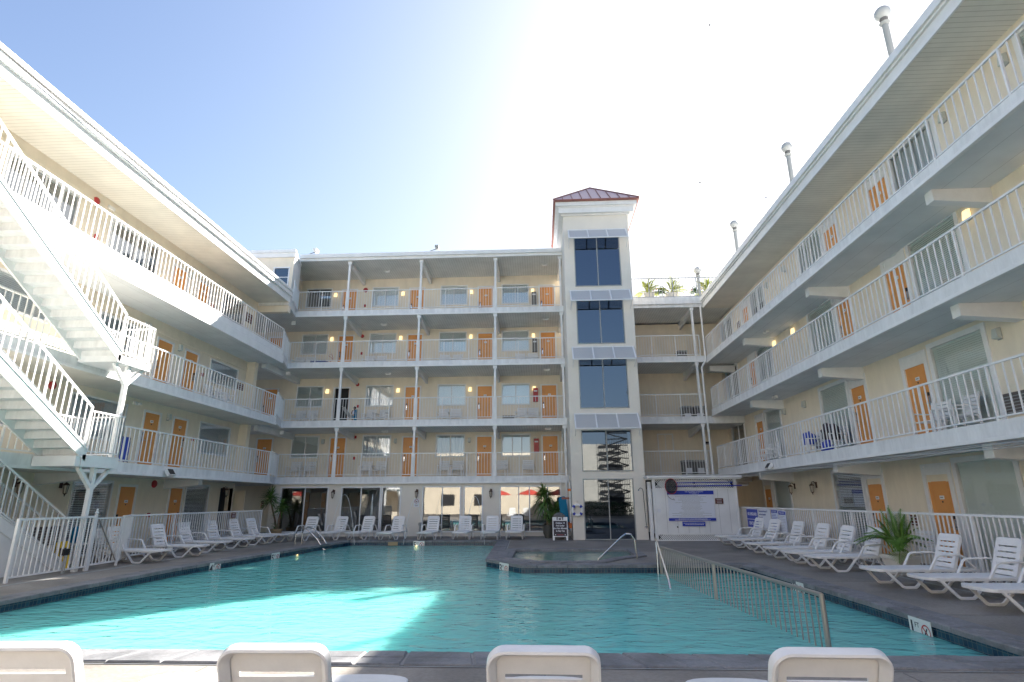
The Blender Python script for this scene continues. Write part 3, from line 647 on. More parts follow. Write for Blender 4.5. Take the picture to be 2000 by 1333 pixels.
# ---------------------------------------------------------------- left wing
lw = thing('hotel_wing', 'left wing with sunlit white fascias behind the zigzag staircase', 'hotel building', (0, 0, 0), group='wings of the hotel')
XEL, XWL = -12.12, -13.65
FL = [0, 2.70, 5.29, 8.25]; SL = [0, 2.36, 4.96, 7.88, 10.92]
YE = 25.12
for f in (1, 2, 3):
    top = FL[f] if f < 3 else 8.25
    sl = slab(lw, [(XWL, YN), (XEL, YN), (XEL, YE-.003), (XWL, YE-.003)], SL[f], top, 'soffit_y' if f < 3 else 'soffit_plain')
    if f == 3:
        plain_box('fascia_board', lw, 'white', (XEL, XEL+.05, YN, YE, 7.86, 8.2)); plain_box('fascia_trim', lw, 'white', (XEL-.18, XEL-.02, YN, YE, 8.25, 8.50)); 
    else: lip(sl, [(XEL+.02, YN), (XEL+.02, YE)], SL[f]+.035)
    y = YN; zr = top if f < 3 else 8.5
    while y < 25:
        y2 = min(y+1.9*3, 25.1); railing(lw, (XEL-.08, y), (XEL-.08, y2), zr, 1.06, .19, 1.9, bal=.022, bot=.07, first=y == YN); y = y2
LW = {3: [(12.0, 14.24), (15.64, 17.91), (22.21, 24.0), (8.0, 10.2), (3, 5.3)], 2: [(12.0, 14.1), (15.93, 17.6), (21.99, 24.1), (8.0, 10.2), (3, 5.3)], 1: [(11.9, 14.1), (15.5, 17.7), (21.9, 24.1), (7.5, 9.7), (3, 5.3)], 0: [(16.2, 17.7), (21.6, 23.1), (8.6, 10.8)]}
LD = {3: [(18.8, 19.68), (20.39, 21.19), (6.5, 7.3)], 2: [(18.63, 19.5), (20.25, 21.1), (6.5, 7.3)], 1: [(18.6, 19.45), (20.2, 21.05), (6.2, 7.0)], 0: [(18.05, 18.85), (20.62, 21.42), (7.5, 8.3)]}
for f in (0, 1, 2, 3):
    z0 = FL[f] if f < 3 else 8.25; z1 = [2.38, 4.98, 7.9, 10.94][f]; zt = [2.2, 4.66, 7.3, 10.38][f]; zd = [2.1, 4.62, 7.26, 10.2][f]; zs = [.1, 3.5, 6.42, 8.75][f]
    holes = [(a, b_, zs, zt) for a, b_ in LW[f]]+[(a+.03, b_-.03, z0, zd) for a, b_ in LD[f]]
    if f == 0: holes.append((24.0, 25.0, 0, 2.15))
    put('wall', wall_open(YN, YE, z0-.05, z1, holes).mesh('wall', 'cream'), lw, (XWL, 0, 0), pi/2)
    for i, (a, b_) in enumerate(LW[f]):
        window(lw, (XWL, (a+b_)/2, zs), pi/2, b_-a, zt-zs, 'blind', mull=(-.55, .0, .6) if f == 3 and i < 2 else (), glass='glass' if f in (3, 0) else 'glassblinds', drop=1, op=f in (0, 3))
    for i, (a, b_) in enumerate(LD[f]): door(lw, (XWL, (a+b_)/2, z0+.01), pi/2, b_-a-.06, zd-z0-.03, lead=-1 if i == 0 else 1)
    if f: sconce(lw, (XWL, 19.85, zd-.15), pi/2, False); pull(lw, (XWL, 21.5, z0+1.25), pi/2)
for y in (14.3, 15.75, 24.2, 11.5): lantern(lw, (XWL, y, 2.0), pi/2)
bell(lw, (XWL, 19.7, 2.2), pi/2, .13); bell(lw, (XWL, 14.75, 4.75), pi/2, .12); bell(lw, (XWL, 14.85, 10.6), pi/2, .12); pull(lw, (XWL, 19.65, 1.15), pi/2)
pull(lw, (XWL, 15.1, 9.5), pi/2)
plain_box('cctv_box', lw, 'plastic', (XWL, XWL+.07, 15.3, 15.55, 10.62, 10.72))
emergency_light(lw, (XWL, 18.1, 4.85), pi/2); emergency_light(lw, (XWL, 17.9, 7.6), pi/2)
grille(lw, (XWL, 15.6, .45), pi/2, 1.0, .5)
board(lw, 'room_sign', (XWL, 24.5, 5.29+1.2), pi/2, .55, .3); board(lw, 'room_sign', (XWL, 24.45, 8.25+1.45), pi/2, .6, .45)
plain_box('end_pillar', lw, 'cream', (XWL+.002, -13.25, 24.85, 25.11, 2.7, 4.955), (XWL+.002, -13.25, 24.85, 25.11, 5.29, 7.875))
plain_box('wall_band', lw, 'cream', (XWL, XWL+.03, YN, YE-.27, 7.45, 7.60), (XWL, XWL+.03, YN, YE-.01, 10.5, 10.62))
plain_box('end_wall', lw, 'cream', (-20, XWL-.001, 25.0, 25.11, -.1, 10.9))
plain_box('building_core', lw, 'cream', (-20, XWL-.6, YN, 24.99, -.1, 10.9)); plain_box('room_shade_sheet', lw, 'dark', (XWL-.35, XWL-.3, YN, 24.99, -.1, 10.9))  # darkness of the rooms painted as a black sheet here too
b = MB(); b.box(-20.2, XEL+.02, YN-.1, 25.2, 10.93, 11.26); b.box(XEL-.1, XEL+.11, YN-.12, 25.22, 11.25, 11.335); b.box(-20.2, XEL+.06, YN-.1, 25.18, 11.33, 11.56); b.box(XEL+.02, XEL+.12, YN-.11, 25.21, 11.49, 11.6)
put('roof', b.mesh('roof', 'white'), lw)
put('soffit', MB().add([(XWL-.05, YN, 10.925), (XEL-.02, YN, 10.925), (XEL-.02, 25.12, 10.925), (XWL-.05, 25.12, 10.925)], [(3, 2, 1, 0)]).mesh('soffit', 'soffit_y'), lw)
b = MB(); b.tube([(XEL+.16, y, 11.44-.13*abs(sin(y*.35))) for y in [i*.25 for i in range(6, 92)]], .014, 6); b.tube([(XEL+.17, y, 11.40-.05*abs(sin(y*.22+1))) for y in [i*.25 for i in range(6, 80)]], .012, 6); put('cable', b.mesh('cable', 'boxgrey'), lw)
for yb in (14.95, 20.35, 9.2):
    b = MB(); top = SL[1]; x0, x1 = XEL-.25, XWL
    b.add([(x0, yb-.12, top), (x0, yb+.12, top), (x0, yb+.12, top-.18), (x0, yb-.12, top-.18), (x1, yb-.12, top), (x1, yb+.12, top), (x1, yb+.12, top-.32), (x1, yb-.12, top-.32)],
          [(3, 2, 1, 0), (4, 5, 6, 7), (0, 1, 5, 4), (1, 2, 6, 5), (2, 3, 7, 6), (3, 0, 4, 7)]); put('ceiling_beam', b.mesh('ceiling_beam', 'white'), lw)
flood(lw, (XEL+.02, 17.95, 2.52), pi/2)
# ground-floor passage at the far end
plain_box('passage_panel', lw, 'cream', (-14.6, -13.4, 25.6, 25.65, 0, 2.05)); board(lw, 'room_sign', (-12.98, 26.5, 1.3), pi/2, .3, .3)

# ---------------------------------------------------------------- lift tower
tw = thing('lift_tower', 'tall cream tower with stacked dark windows and a copper pyramid roof', 'tower')
TX0, TX1, TY = 1.30, 4.39, 24.5
tz = [(2.78, 4.47), (5.47, 7.66), (8.40, 10.54), (11.18, 13.80)]
put('wall', wall_open(TX0, TX1, -.02, 14.9, [(1.80, 3.90, a, c) for a, c in tz]+[(1.80, 3.86, .03, 2.42)], .2).mesh('wall', 'towerwall'), tw, (0, TY, 0))
plain_box('side_wall', tw, 'towerwall', (TX0, TX0+.2, TY+.001, 28.8, -.02, 14.9), (TX1-.2, TX1, TY+.001, 28.8, -.02, 14.9), (TX0+.2, TX1-.2, 28.6, 28.8, 0, 14.9))
plain_box('shaft_interior', tw, 'dark', (1.5, 4.19, 25.4, 25.5, .02, 14.3)); plain_box('floor_slab', tw, 'boxgrey', *[(1.5, 4.19, TY+.2, 25.4, z, z+.2) for z in (2.5, 5.1, 8.0, 10.75)])
plain_box('lift_car', tw, 'grey', (1.7, 4.0, 24.9, 25.2, .05, 1.2), (1.75, 3.95, 24.9, 24.95, 1.35, 2.1))
for i, (a, c) in enumerate([(.03, 2.42)]+tz):
    x1 = 3.86 if i == 0 else 3.90; w = round(x1-1.80, 2)
    fr = put('window', frame_mesh(w, round(c-a, 2), .03, -.01, .05, 'grey', mull=(.0,)), tw, ((1.80+x1)/2, TY, a)); put('pane', pane_mesh(w, round(c-a, 2), 'glassdark'), fr)
def awning(z):
    t = Vector((0, -.02, 0)); b = MB(); w = 1.36; o = Vector((0, -.62, -.70)); 
    n = (o-t).normalized()
    for x in (-w, -w/3, w/3, w): b.beam((x, t.y, t.z), (x, o.y, o.z), .06, .045, (0, 0, 1))
    b.beam((-w, t.y, t.z), (w, t.y, t.z), .05, .05); b.beam((-w-.03, o.y, o.z), (w+.03, o.y, o.z), .05, .05)
    for x in (-w, w): b.tube([(x, -.02, -.95), (x, o.y+.02, o.z+.02)], .012, 6)
    aw = put('awning', b.mesh('awning', 'white'), tw, (2.88, TY, z))
    b = MB(); 
    for k in range(15):
        p = t.lerp(o, (k+.5)/15); b.beam((-w+.03, p.y, p.z), (w-.03, p.y, p.z), .034, .005, (0, -.9, .45))
    put('louvre', b.mesh('louvre', 'louvregrey'), aw)
for z in (14.05, 10.95, 8.22, 5.2): awning(z)
# cornice and pyramid roof
b = MB(); b.box(TX0-.08, TX1+.08, TY-.08, 28.9, 14.80, 14.86); b.box(TX0-.22, TX1+.26, TY-.26, 29.0, 14.86, 15.12); b.box(TX0-.26, TX1+.30, TY-.30, 29.05, 15.12, 15.17); b.box(TX0-.36, TX1+.41, TY-.41, 29.1, 15.17, 15.36)
put('cornice', b.mesh('cornice', 'white'), tw)
x0, x1, y0, y1, zb = TX0-.47, TX1+.52, TY-.52, 29.15, 15.14; ax, ay, az = (x0+x1)/2, (y0+y1)/2, 17.55
b = MB(); b.box(x0, x1, y0, y1, 15.36, 15.44); put('copper_gutter', b.mesh('copper_gutter', 'copper'), tw)
zb = 15.44; b = MB(); b.add([(x0, y0, zb), (x1, y0, zb), (x1, y1, zb), (x0, y1, zb), (ax, ay, az)], [(0, 1, 4), (1, 2, 4), (2, 3, 4), (3, 0, 4)]); rf = put('roof', b.mesh('roof', 'copperpale'), tw)
b = MB(); A = Vector((ax, ay, az+.02))
for P, Q in (((x0, y0), (x1, y0)), ((x1, y0), (x1, y1)), ((x1, y1), (x0, y1)), ((x0, y1), (x0, y0))):
    b.beam((*P, zb+.02), A, .06, .05); P = Vector(P); Q = Vector(Q); M_ = (P+Q)/2; c = Vector((ax, ay))
    n = 9
    for k in range(1, n):
        u = k/n; s = 1-abs(2*u-1); p = P.lerp(Q, u); e = p+(c-M_)*s; b.beam((p.x, p.y, zb+.02), (e.x, e.y, zb+.02+(az-zb)*s), .03, .04)
put('roof_seam', b.mesh('roof_seam', 'copper'), rf)

# ---------------------------------------------------------------- pool shed with lattice
sh = thing('pool_shed', 'white panelled pool shed with lattice strips beside the tower', 'shed')
SX0, SX1, SY = 4.6, 7.88, 23.9
b = MB(); b.box(SX0, SX1, SY, 26.8, .26, 2.02); put('wall', b.mesh('wall', 'siding'), sh); plain_box('wall_back', sh, 'dark', (SX0+.05, SX1-.05, SY+.12, 26.7, .01, .26), (SX0+.05, SX1-.05, SY+.12, 26.7, 2.02, 2.38))
b = MB()
for z0, z1 in ((.02, .25), (2.03, 2.37)):
    h = z1-z0; x = SX0-h
    while x < SX1+h:
        for s in (1, -1):
            a = Vector((x, SY+.0+(.008 if s > 0 else 0), z0)) if s > 0 else Vector((x+h, SY, z0)); c = a+Vector((h*s, 0, h))
            lo, hi = SX0, SX1
            if min(a.x, c.x) >= lo and max(a.x, c.x) <= hi: b.beam(a, c, .006, .026, (0, 0, 1))
        x += .075
put('lattice', b.mesh('lattice', 'white'), sh)
plain_box('trim', sh, 'white', (SX0-.06, SX0+.06, SY-.04, SY+.04, 0, 2.4), (SX1-.05, SX1+.05, SY-.03, SY+.04, 0, 2.4), (SX0+.06, SX1-.05, SY-.015, SY+.02, .24, .29), (SX0+.06, SX1-.05, SY-.015, SY+.02, 1.99, 2.04), (SX0+.06, SX1-.05, SY-.015, SY+.02, 0, .04))
b = MB(); b.box(4.30, 8.12, SY-.22, 26.85, 2.44, 2.52); b.box(4.35, 8.1, SY-.14, 26.8, 2.38, 2.44); put('roof', b.mesh('roof', 'grey' if False else 'white'), sh); plain_box('roof_felt', sh, 'boxgrey', (4.35, 8.1, SY-.15, 26.8, 2.52, 2.54))
plain_box('side_trim', sh, 'white', (4.40, 4.53, 24.1, 24.3, 0, 2.3)); plain_box('switch_box', sh, 'paper', (4.70, 4.82, SY-.03, SY, 1.08, 1.22)); plain_box('tap', sh, 'blackmetal', (5.42, 5.46, SY-.06, SY, .5, .56))
# shower on the pipe by the tower
shw = thing('shower', 'thin outdoor shower pipe with a curved head beside the tower', 'shower')
b = MB(); b.tube([(4.3, 24.38, .45), (4.25, 24.38, 1.9), (4.22, 24.34, 2.02), (4.12, 24.25, 2.06), (4.03, 24.18, 1.98)], .012, 8); b.tube([(4.3, 24.38, .6), (4.3, 24.49, .6)], .01, 6); b.tube([(4.26, 24.38, 1.5), (4.26, 24.49, 1.5)], .01, 6); put('pipe', b.mesh('pipe', 'blackmetal'), shw)
b = MB(); b.lathe([(.04, 0), (.015, .04)], (4.03, 24.18, 1.94), 10); put('shower_head', b.mesh('shower_head', 'steel'), shw); b = MB(); b.tube([(4.22, 24.38, .5), (4.3, 24.36, .55), (4.34, 24.37, .5)], .018, 6); put('tap', b.mesh('tap', 'steel'), shw)
# rules board
rb = thing('pool_rules_sign', 'large white pool rules board with blue bands on the shed', 'sign', (0, SY-.02, 0))
plain_box('sign_panel', rb, 'signwhite', (5.14, 6.97, -.02, .015, .86, 1.80)); 
for n_, q in (('header_band', (5.12, 6.98, -.026, .016, 1.78, 1.93)), ('footer_band', (5.12, 6.98, -.026, .016, .76, .87))): plain_box(n_, rb, 'signblue', q)
text('lettering', 'THE AQUABEACH RESORT', .062, 'paper', rb, (6.2, -.028, 1.885)); text('lettering', 'HOTEL SWIMMING POOL', .034, 'paper', rb, (6.2, -.028, 1.838)); text('lettering', 'POOL RULES', .03, 'paper', rb, (6.2, -.028, 1.80))
b = MB(); rr = random.Random(2)
for k in range(19):
    z = 1.74-k*.046; w = rr.choice([.3, .36, .42, .5, .62, .78]); x = 6.05-w
    while x < 6.05+w: l = rr.uniform(.02, .06); b.box(x, min(x+l, 6.05+w), -.0225, -.021, z-.007, z+.007); x += l+.012
put('small_print', b.mesh('small_print', 'grey'), rb)
b = MB()
for z, w in ((.833, .55), (.795, .7)):
    x = 6.05-w
    while x < 6.05+w: l = rr.uniform(.02, .06); b.box(x, x+l, -.028, -.026, z-.009, z+.009); x += l+.012
put('small_print', b.mesh('small_print', 'paper'), rb)
rb2 = thing('notice_plate', 'small blue notice plate hanging under the big rules board', 'sign', (0, SY-.02, 0)); plain_box('sign_panel', rb2, 'signblue', (5.64, 6.54, -.02, .0, .56, .73))
b = MB()
for z, w in ((.672, .40), (.62, .34)):
    x = 6.09-w
    while x < 6.09+w: l = rr.uniform(.02, .06); b.box(x, x+l, -.0225, -.02, z-.01, z+.01); x += l+.012
put('small_print', b.mesh('small_print', 'paper'), rb2)
rb3 = thing('notice_plate', 'small dark brown notice plate right of the rules board', 'sign', (0, SY-.02, 0)); board(rb3, 'sign_panel', (7.18, 0, 1.41), 0, .32, .22)
# net and poles hung on the shed
nt_ = thing('pool_net', 'black mesh landing net with a red hoop hanging on the shed lattice', 'pool net')
b = MB(); N = 20; pts = [(5.25+.24*cos(2*pi*k/N), 23.62, 2.1+.30*sin(2*pi*k/N)) for k in range(N+1)]; b.tube(pts, .012, 6, False); put('hoop', b.mesh('hoop', 'red'), nt_)
b = MB()
for k in range(23):
    x = -.22+.44*k/22; h = .29*math.sqrt(max(0, 1-(x/.24)**2)); b.tube([(5.25+x, 23.62, 2.1-h), (5.25+x, 23.75, 2.1), (5.25+x, 23.62, 2.1+h)], .006, 4)
    z = -.28+.56*k/22; w = .235*math.sqrt(max(0, 1-(z/.30)**2)); b.tube([(5.25-w, 23.62, 2.1+z), (5.25, 23.76, 2.1+z), (5.25+w, 23.62, 2.1+z)], .006, 4)
b.tube([(5.08, 23.62, 1.85), (5.1, 23.62, 1.7), (5.22, 23.62, 1.6), (5.36, 23.62, 1.57), (5.3, 23.62, 1.63)], .008, 5)
put('netting', b.mesh('netting', 'rubber'), nt_)
for lab, z, xa, xb, r_ in (('upper blue telescopic pole lying on hooks along the shed lattice', 2.24, 5.5, 7.75, .016), ('lower longer blue telescopic pole hung on hooks along the shed', 2.11, 5.45, 8.1, .022)):
    p = thing('pool_pole', lab, 'pole', group='blue poles hung on the shed'); b = MB(); b.tube([(xa, 23.74, z), (xb, 23.74, z+.015)], r_, 8); put('shaft', b.mesh('shaft', 'signblue'), p); b = MB(); b.tube([(xb, 23.74, z+.015), (xb+.22, 23.74, z+.017)], r_*.6, 8); put('pole_tip', b.mesh('pole_tip', 'plastic'), p)
    for x in (6.2, 7.7): plain_box('clip', p, 'navy', (x, x+.03, 23.70, 23.88, z-.03, z+.03))

# ---------------------------------------------------------------- staircase (left)
st = thing('staircase', 'white outdoor metal staircase zigzagging up the left wing in the sun', 'staircase')
SXO, SXI = -11.0, -12.06
def flight(y0, z0, ztop, idx, SXO=SXO, SXI=SXI):
    rise, run = .185, .29; n = round((ztop-z0)/rise); rise = (ztop-z0)/n; y1 = y0-run*n
    for nm, x in (('stringer', SXO), ('stringer', SXI)):
        b = MB(); w = .05; lo = -.16; hi = .16; x0 = x-w if x == SXO else x; 
        ya, za, yb, zb = y0+.1, z0-.0, y1-.05, ztop
        b.add([(x0, ya, za-.16), (x0+w, ya, za-.16), (x0+w, ya, za+.12), (x0, ya, za+.12), (x0, yb, zb-.16), (x0+w, yb, zb-.16), (x0+w, yb, zb+.12), (x0, yb, zb+.12)],
              [(0, 3, 2, 1), (4, 5, 6, 7), (0, 1, 5, 4), (1, 2, 6, 5), (2, 3, 7, 6), (3, 0, 4, 7)]); put(nm, b.mesh(nm, 'white'), st)
        b = MB(); b.beam((x0+w/2, y0+.1, z0+.13), (x0+w/2, y1-.05, ztop+.13), .09, .02)
        put('stringer_cap', b.mesh('stringer_cap', 'white'), st)
        b = MB(); h = 1.0; b.beam((x0+w/2, y0+.05, z0+.14+h), (x0+w/2, y1-.05, ztop+.14+h), .045, .04); b.beam((x0+w/2, y0+.05, z0+.22), (x0+w/2, y1-.05, ztop+.22), .03, .03)
        L = y0-y1; k = int(L/.17)
        for i in range(k+1):
            y = y0+.03-L*i/k; z = z0+(ztop-z0)*(y0-y)/L; s = .04 if i % 8 == 0 else .022; b.beam((x0+w/2, y, z+.13), (x0+w/2, y, z+.14+h), s, s, (0, 1, 0))
        put('stair_railing', b.mesh('stair_railing', 'white'), st)
    for i in range(n):
        y = y0-run*i; z = z0+rise*(i+1); b = MB(); b.box(SXI+.05, SXO-.05, y-run-.02, y, z-.045, z); b.box(SXI+.05, SXO-.05, y-.02, y, z-rise+.001, z-.046); put('step', b.mesh('step', 'slabwhite'), st)
    return y1
y1 = flight(13.15, FL[1], FL[2], 1); y2 = flight(13.66, FL[2], 8.25, 2); yg = flight(14.25, .0, FL[1], 0, -11.95, -12.60)
def landing(ya, yb, z0, z1, ye):
    b = MB(); b.box(XEL+.03, SXO, ya, yb, z0, z1); put('landing', b.mesh('landing', 'white'), st)
    o = railing(st, (SXO-.03, ya+.02), (SXO-.03, yb-.02), z1, 1.08, .125, 1.2, name='landing_railing'); railing(st, (XEL+.1, yb-.03), (SXO-.03, yb-.03), z1, 1.08, .125, 1.2, name='landing_railing')
landing(13.15, 14.35, 2.42, FL[1], 0); landing(13.66, 14.9, 5.13, 5.32, 0); 
b = MB(); b.box(XEL+.03, SXO, y2-1.3, y2, 7.95, 8.25); b.box(XEL+.03, SXO, y1-1.3, y1, 5.0, 5.29); b.box(XEL+.03, SXO, yg-1.2, yg, 2.42, 2.7); put('landing', b.mesh('landing', 'white'), st)
for ya, z in ((y2, 8.25), (y1, 5.29)): railing(st, (SXO-.03, ya-1.3), (SXO-.03, ya), z, 1.08, .13, 1.3, name='landing_railing'); railing(st, (XEL+.1, ya-1.27), (SXO-.03, ya-1.27), z, 1.08, .13, 1.1, name='landing_railing')
def ypost(y, z0, z1, xx=SXO-.14):
    b = MB(); b.box(xx-.05, xx+.05, y-.05, y+.05, z0, z1); put('post', b.mesh('post', 'white'), st); b = MB()
    for s in (-1, 1): b.beam((xx, y, z1-.52), (xx, y+s*.5, z1-.02), .08, .09, (1, 0, 0))
    put('brace', b.mesh('brace', 'white'), st)
ypost(13.75, 0, 2.42); ypost(14.25, 2.7, 5.13); ypost(yg-.6, 0, 2.42); ypost(y1-.65, 0, 5.0); ypost(y2-.65, 0, 7.95)
plain_box('box_beam', st, 'white', (XEL+.03, SXO-.02, 12.98, 13.13, 2.42, 2.66))
b = MB(); zt = lambda y: (13.25-y)/(13.15-yg)*FL[1]
b.prism([(0, 0), (14.2-yg, 0), (14.2-yg, FL[1]-.25)], 0, .03, Matrix(((0, 0, 1, -12.005), (-1, 0, 0, 14.2), (0, 1, 0, 0), (0, 0, 0, 1)))); put('side_panel', b.mesh('side_panel', 'white'), st)

# ---------------------------------------------------------------- pool fences
def fence(name, label, p0, p1, h, sp=.13):
    t = thing(name, label, 'fence', group='white baluster fences round the pool'); A_ = Vector((*p0, 0)); B2 = Vector((*p1, 0)); L = (B2-A_).length; n = max(1, round(L/2.2)); dd = (B2-A_)/L
    def P(u, z): q = A_+dd*u; return (q.x, q.y, z)
    for i in range(n):
        u0, u1 = L*i/n, L*(i+1)/n; b = MB(); b.beam(P(u0, h-.02), P(u1, h-.02), .05, .045); b.beam(P(u0, .1), P(u1, .1), .035, .035); k = max(1, round((u1-u0)/sp))
        for q in range(1, k): b.beam(P(u0+(u1-u0)*q/k, .11), P(u0+(u1-u0)*q/k, h-.04), .022, .022, dd)
        put('fence_panel', b.mesh('fence_panel', 'white'), t)
    for i in range(n+1): b = MB(); b.beam(P(L*i/n, 0), P(L*i/n, h+.005), .056, .056, dd); put('fence_post', b.mesh('fence_post', 'white'), t)
    return t
fl1 = fence('pool_fence', 'short white baluster fence section in front of the stairs, left of the gate', (-11.02, 11.85), (-11.04, 13.95), 1.265)
fl2 = fence('pool_fence', 'white baluster fence behind the left row of loungers beyond the gate', (-11.99, 16.6), (-12.05, 24.6), 1.23)
fence('pool_fence', 'short fence panel seen edge-on joining the gate post to the longer left fence', (-11.15, 15.12), (-11.95, 16.52), 1.24)
board(fl2, 'fence_sign', (-11.98, 22.2, .98), pi/2, .32, .2)
frt = fence('pool_fence', 'long white baluster fence behind the right row of loungers', (8.25, 1.0), (8.1, 24.3), 1.30)
gt = thing('pool_gate', 'white baluster gate with a diagonal brace in the left fence', 'gate', (-11.06, 14.02, 0), R(4))
b = MB(); b.beam((0, .04, 1.2), (0, 1.02, 1.2), .04, .04); b.beam((0, .04, .12), (0, 1.02, .12), .04, .04)
for y in (.04, 1.02): b.beam((0, y, .1), (0, y, 1.22), .04, .04, (0, 1, 0))
for k in range(1, 8): b.beam((0, .04+.98*k/8, .12), (0, .04+.98*k/8, 1.2), .02, .02, (0, 1, 0))
put('gate_leaf', b.mesh('gate_leaf', 'white'), gt); b = MB(); b.beam((.03, .08, 1.18), (.03, .98, .14), .012, .03); put('brace', b.mesh('brace', 'railsteel'), gt)
b = MB(); b.box(-.03, .03, -.03, .03, 0, 1.3); b.lathe([(.02, 1.3), (.05, 1.34), (.02, 1.38), (.03, 1.42), (0.005, 1.44)], n=8); put('post', b.mesh('post', 'white'), gt)
lk = thing('fence_lock', 'black lock box low on the fence left of the gate', 'lock', (-10.98, 13.2, 0)); plain_box('body', lk, 'blackmetal', (-.03, .03, -.07, .07, .42, .56)); b = MB(); b.tube([(0, 0, .43), (0, 0, .02)], .02, 8); b.tube([(0, .06, .43), (0, .06, .02)], .01, 6); put('drop_rod', b.mesh('drop_rod', 'grey'), lk)
# signs on the right fence
def fsign(lab, ya, yb, z0, z1, parts, m='paper'):
    t = thing('pool_sign', lab, 'sign', (8.07, (ya+yb)/2*1.03, 0), -pi/2, 'signs hung on the right fence'); w = abs(yb-ya)*1.03; plain_box('sign_panel', t, m, (-w/2, w/2, -.012, 0, z0, z1)); return t, w
t, w = fsign('white no lifeguard sign with large blue panels on the right fence', 22.74, 21.6, .5, 1.24, None)
plain_box('blue_panel', t, 'signblue', (-w/2+.02, w/2-.02, -.016, -.012, .86, 1.22), (-w/2+.02, w/2-.02, -.016, -.012, .56, .84)); text('lettering', 'NO LIFEGUARD', .15, 'paper', t, (0, -.018, 1.04), ext=.001, bold=.004, sx=.9); text('lettering', 'ON DUTY', .17, 'paper', t, (0, -.018, .70), ext=.001, bold=.004)
t, w = fsign('white sign with dark blue lettering about age, second on the right fence', 21.52, 20.45, .56, 1.25, None)
for k, s_ in enumerate(('Persons under the age of 16', 'must be accompanied', 'by an adult.')): text('lettering', s_, .085, 'navy', t, (-w/2+.04, -.014, 1.16-.11*k), ext=.001, align='LEFT', bold=.002, sx=.85)
t, w = fsign('pale sign with blue print, third from the shed on the right fence', 20.36, 19.82, .5, 1.24, None, 'signwhite'); plain_box('blue_panel', t, 'signblue', (-w/2+.02, w/2-.02, -.016, -.012, 1.13, 1.22)); text('lettering', 'HOT TUB RULES', .06, 'paper', t, (0, -.018, 1.175), ext=.001, sx=.9)
b = MB()
for k in range(11): b.box(-w/2+.04, w/2-.04-rr.uniform(0, .2), -.015, -.012, 1.08-.05*k, 1.095-.05*k)
put('small_print', b.mesh('small_print', 'signblue'), t)
t, w = fsign('pale sign with grey print and blue header, fourth from the shed on the right fence', 19.76, 19.19, .48, 1.22, None, 'signwhite'); plain_box('blue_panel', t, 'signblue', (-w/2+.02, w/2-.02, -.016, -.012, 1.08, 1.19)); text('lettering', 'POOL RULES', .075, 'paper', t, (0, -.018, 1.135), ext=.001, sx=.9)
b = MB()
for k in range(11): b.box(-w/2+.04, w/2-.04-rr.uniform(0, .2), -.015, -.012, 1.03-.05*k, 1.04-.05*k)
put('small_print', b.mesh('small_print', 'grey'), t)
t = thing('notice_plate', 'small dark brown notice on the right fence behind the potted palm', 'sign', (8.2, 13.35, 0), -pi/2); board(t, 'sign_panel', (0, 0, 1.02), 0, .32, .22)

# ---------------------------------------------------------------- pool metalwork
bar = thing('pool_barrier', 'long brown metal baluster barrier standing in the pool by the shallow shelf', 'barrier')
A, B_ = Vector((2.93, 15.0, 0)), Vector((3.42, 7.65, 0)); b = MB(); b.tube([A+Vector((0, 0, .46)), B_+Vector((0, 0, .46))], .028, 10); put('top_rail', b.mesh('top_rail', 'railsteel'), bar)
b = MB(); L = (B_-A).length; n = int(L/.15)
for i in range(1, n): p = A.lerp(B_, i/n); b.tube([p+Vector((0, 0, -.34)), p+Vector((0, 0, .45))], .0105, 6)
put('baluster', b.mesh('baluster', 'railsteel'), bar); bar.children[-1]['kind'] = 'stuff'
b = MB(); b.tube([A+Vector((0, 0, -.36)), B_+Vector((0, 0, -.36))], .02, 8); put('bottom_rail', b.mesh('bottom_rail', 'railsteel'), bar)
for p in (A, B_, A.lerp(B_, .5)): b = MB(); b.tube([p+Vector((0, 0, -.9)), p+Vector((0, 0, .47))], .032, 10); put('post', b.mesh('post', 'railsteel'), bar)
hr = thing('handrail', 'polished steel handrail sloping into the pool beside the barrier', 'handrail')
b = MB(); b.tube([(2.82, 14.85, -.6), (2.84, 14.9, .3), (2.84, 14.95, .58), (2.82, 14.85, .66), (2.80, 14.6, .58), (2.66, 12.9, -.05), (2.58, 12.2, -.45)], .025, 10); put('tube', b.mesh('tube', 'steel'), hr)
sp = thing('handrail', 'bent steel grab rail at the corner of the hot tub', 'handrail')
b = MB(); b.tube([(1.40, 16.6, -.2), (1.57, 16.55, .04), (2.2, 16.5, .60), (2.33, 16.5, .68), (2.47, 16.5, .66), (2.55, 16.5, .53), (2.6, 16.5, .03)], .025, 10); put('tube', b.mesh('tube', 'steel'), sp)
ld = thing('pool_ladder', 'steel pool ladder at the far left corner of the pool', 'ladder')
for yy in (21.9, 22.5):
    b = MB(); b.tube([(-9.15, yy+.7, .0), (-9.15, yy+.7, .45), (-9.05, yy+.6, .62), (-8.85, yy+.42, .68), (-8.6, yy+.2, .6), (-8.3, yy-.05, .2), (-8.1, yy-.15, -.12), (-8.0, yy-.15, -.9)] if False else [(-9.35, yy+.12, 0), (-9.35, yy+.12, .40), (-9.28, yy+.1, .55), (-9.1, yy+.05, .62), (-8.85, yy, .56), (-8.45, yy-.04, .22), (-8.15, yy-.06, -.17), (-8.13, yy-.06, -.9)], .022, 8); put('side_rail', b.mesh('side_rail', 'steel'), ld)
for z in (-.14, -.42, -.7): b = MB(); b.box(-8.2, -8.08, 21.85, 22.45, z-.015, z+.015); put('tread', b.mesh('tread', 'steel'), ld)
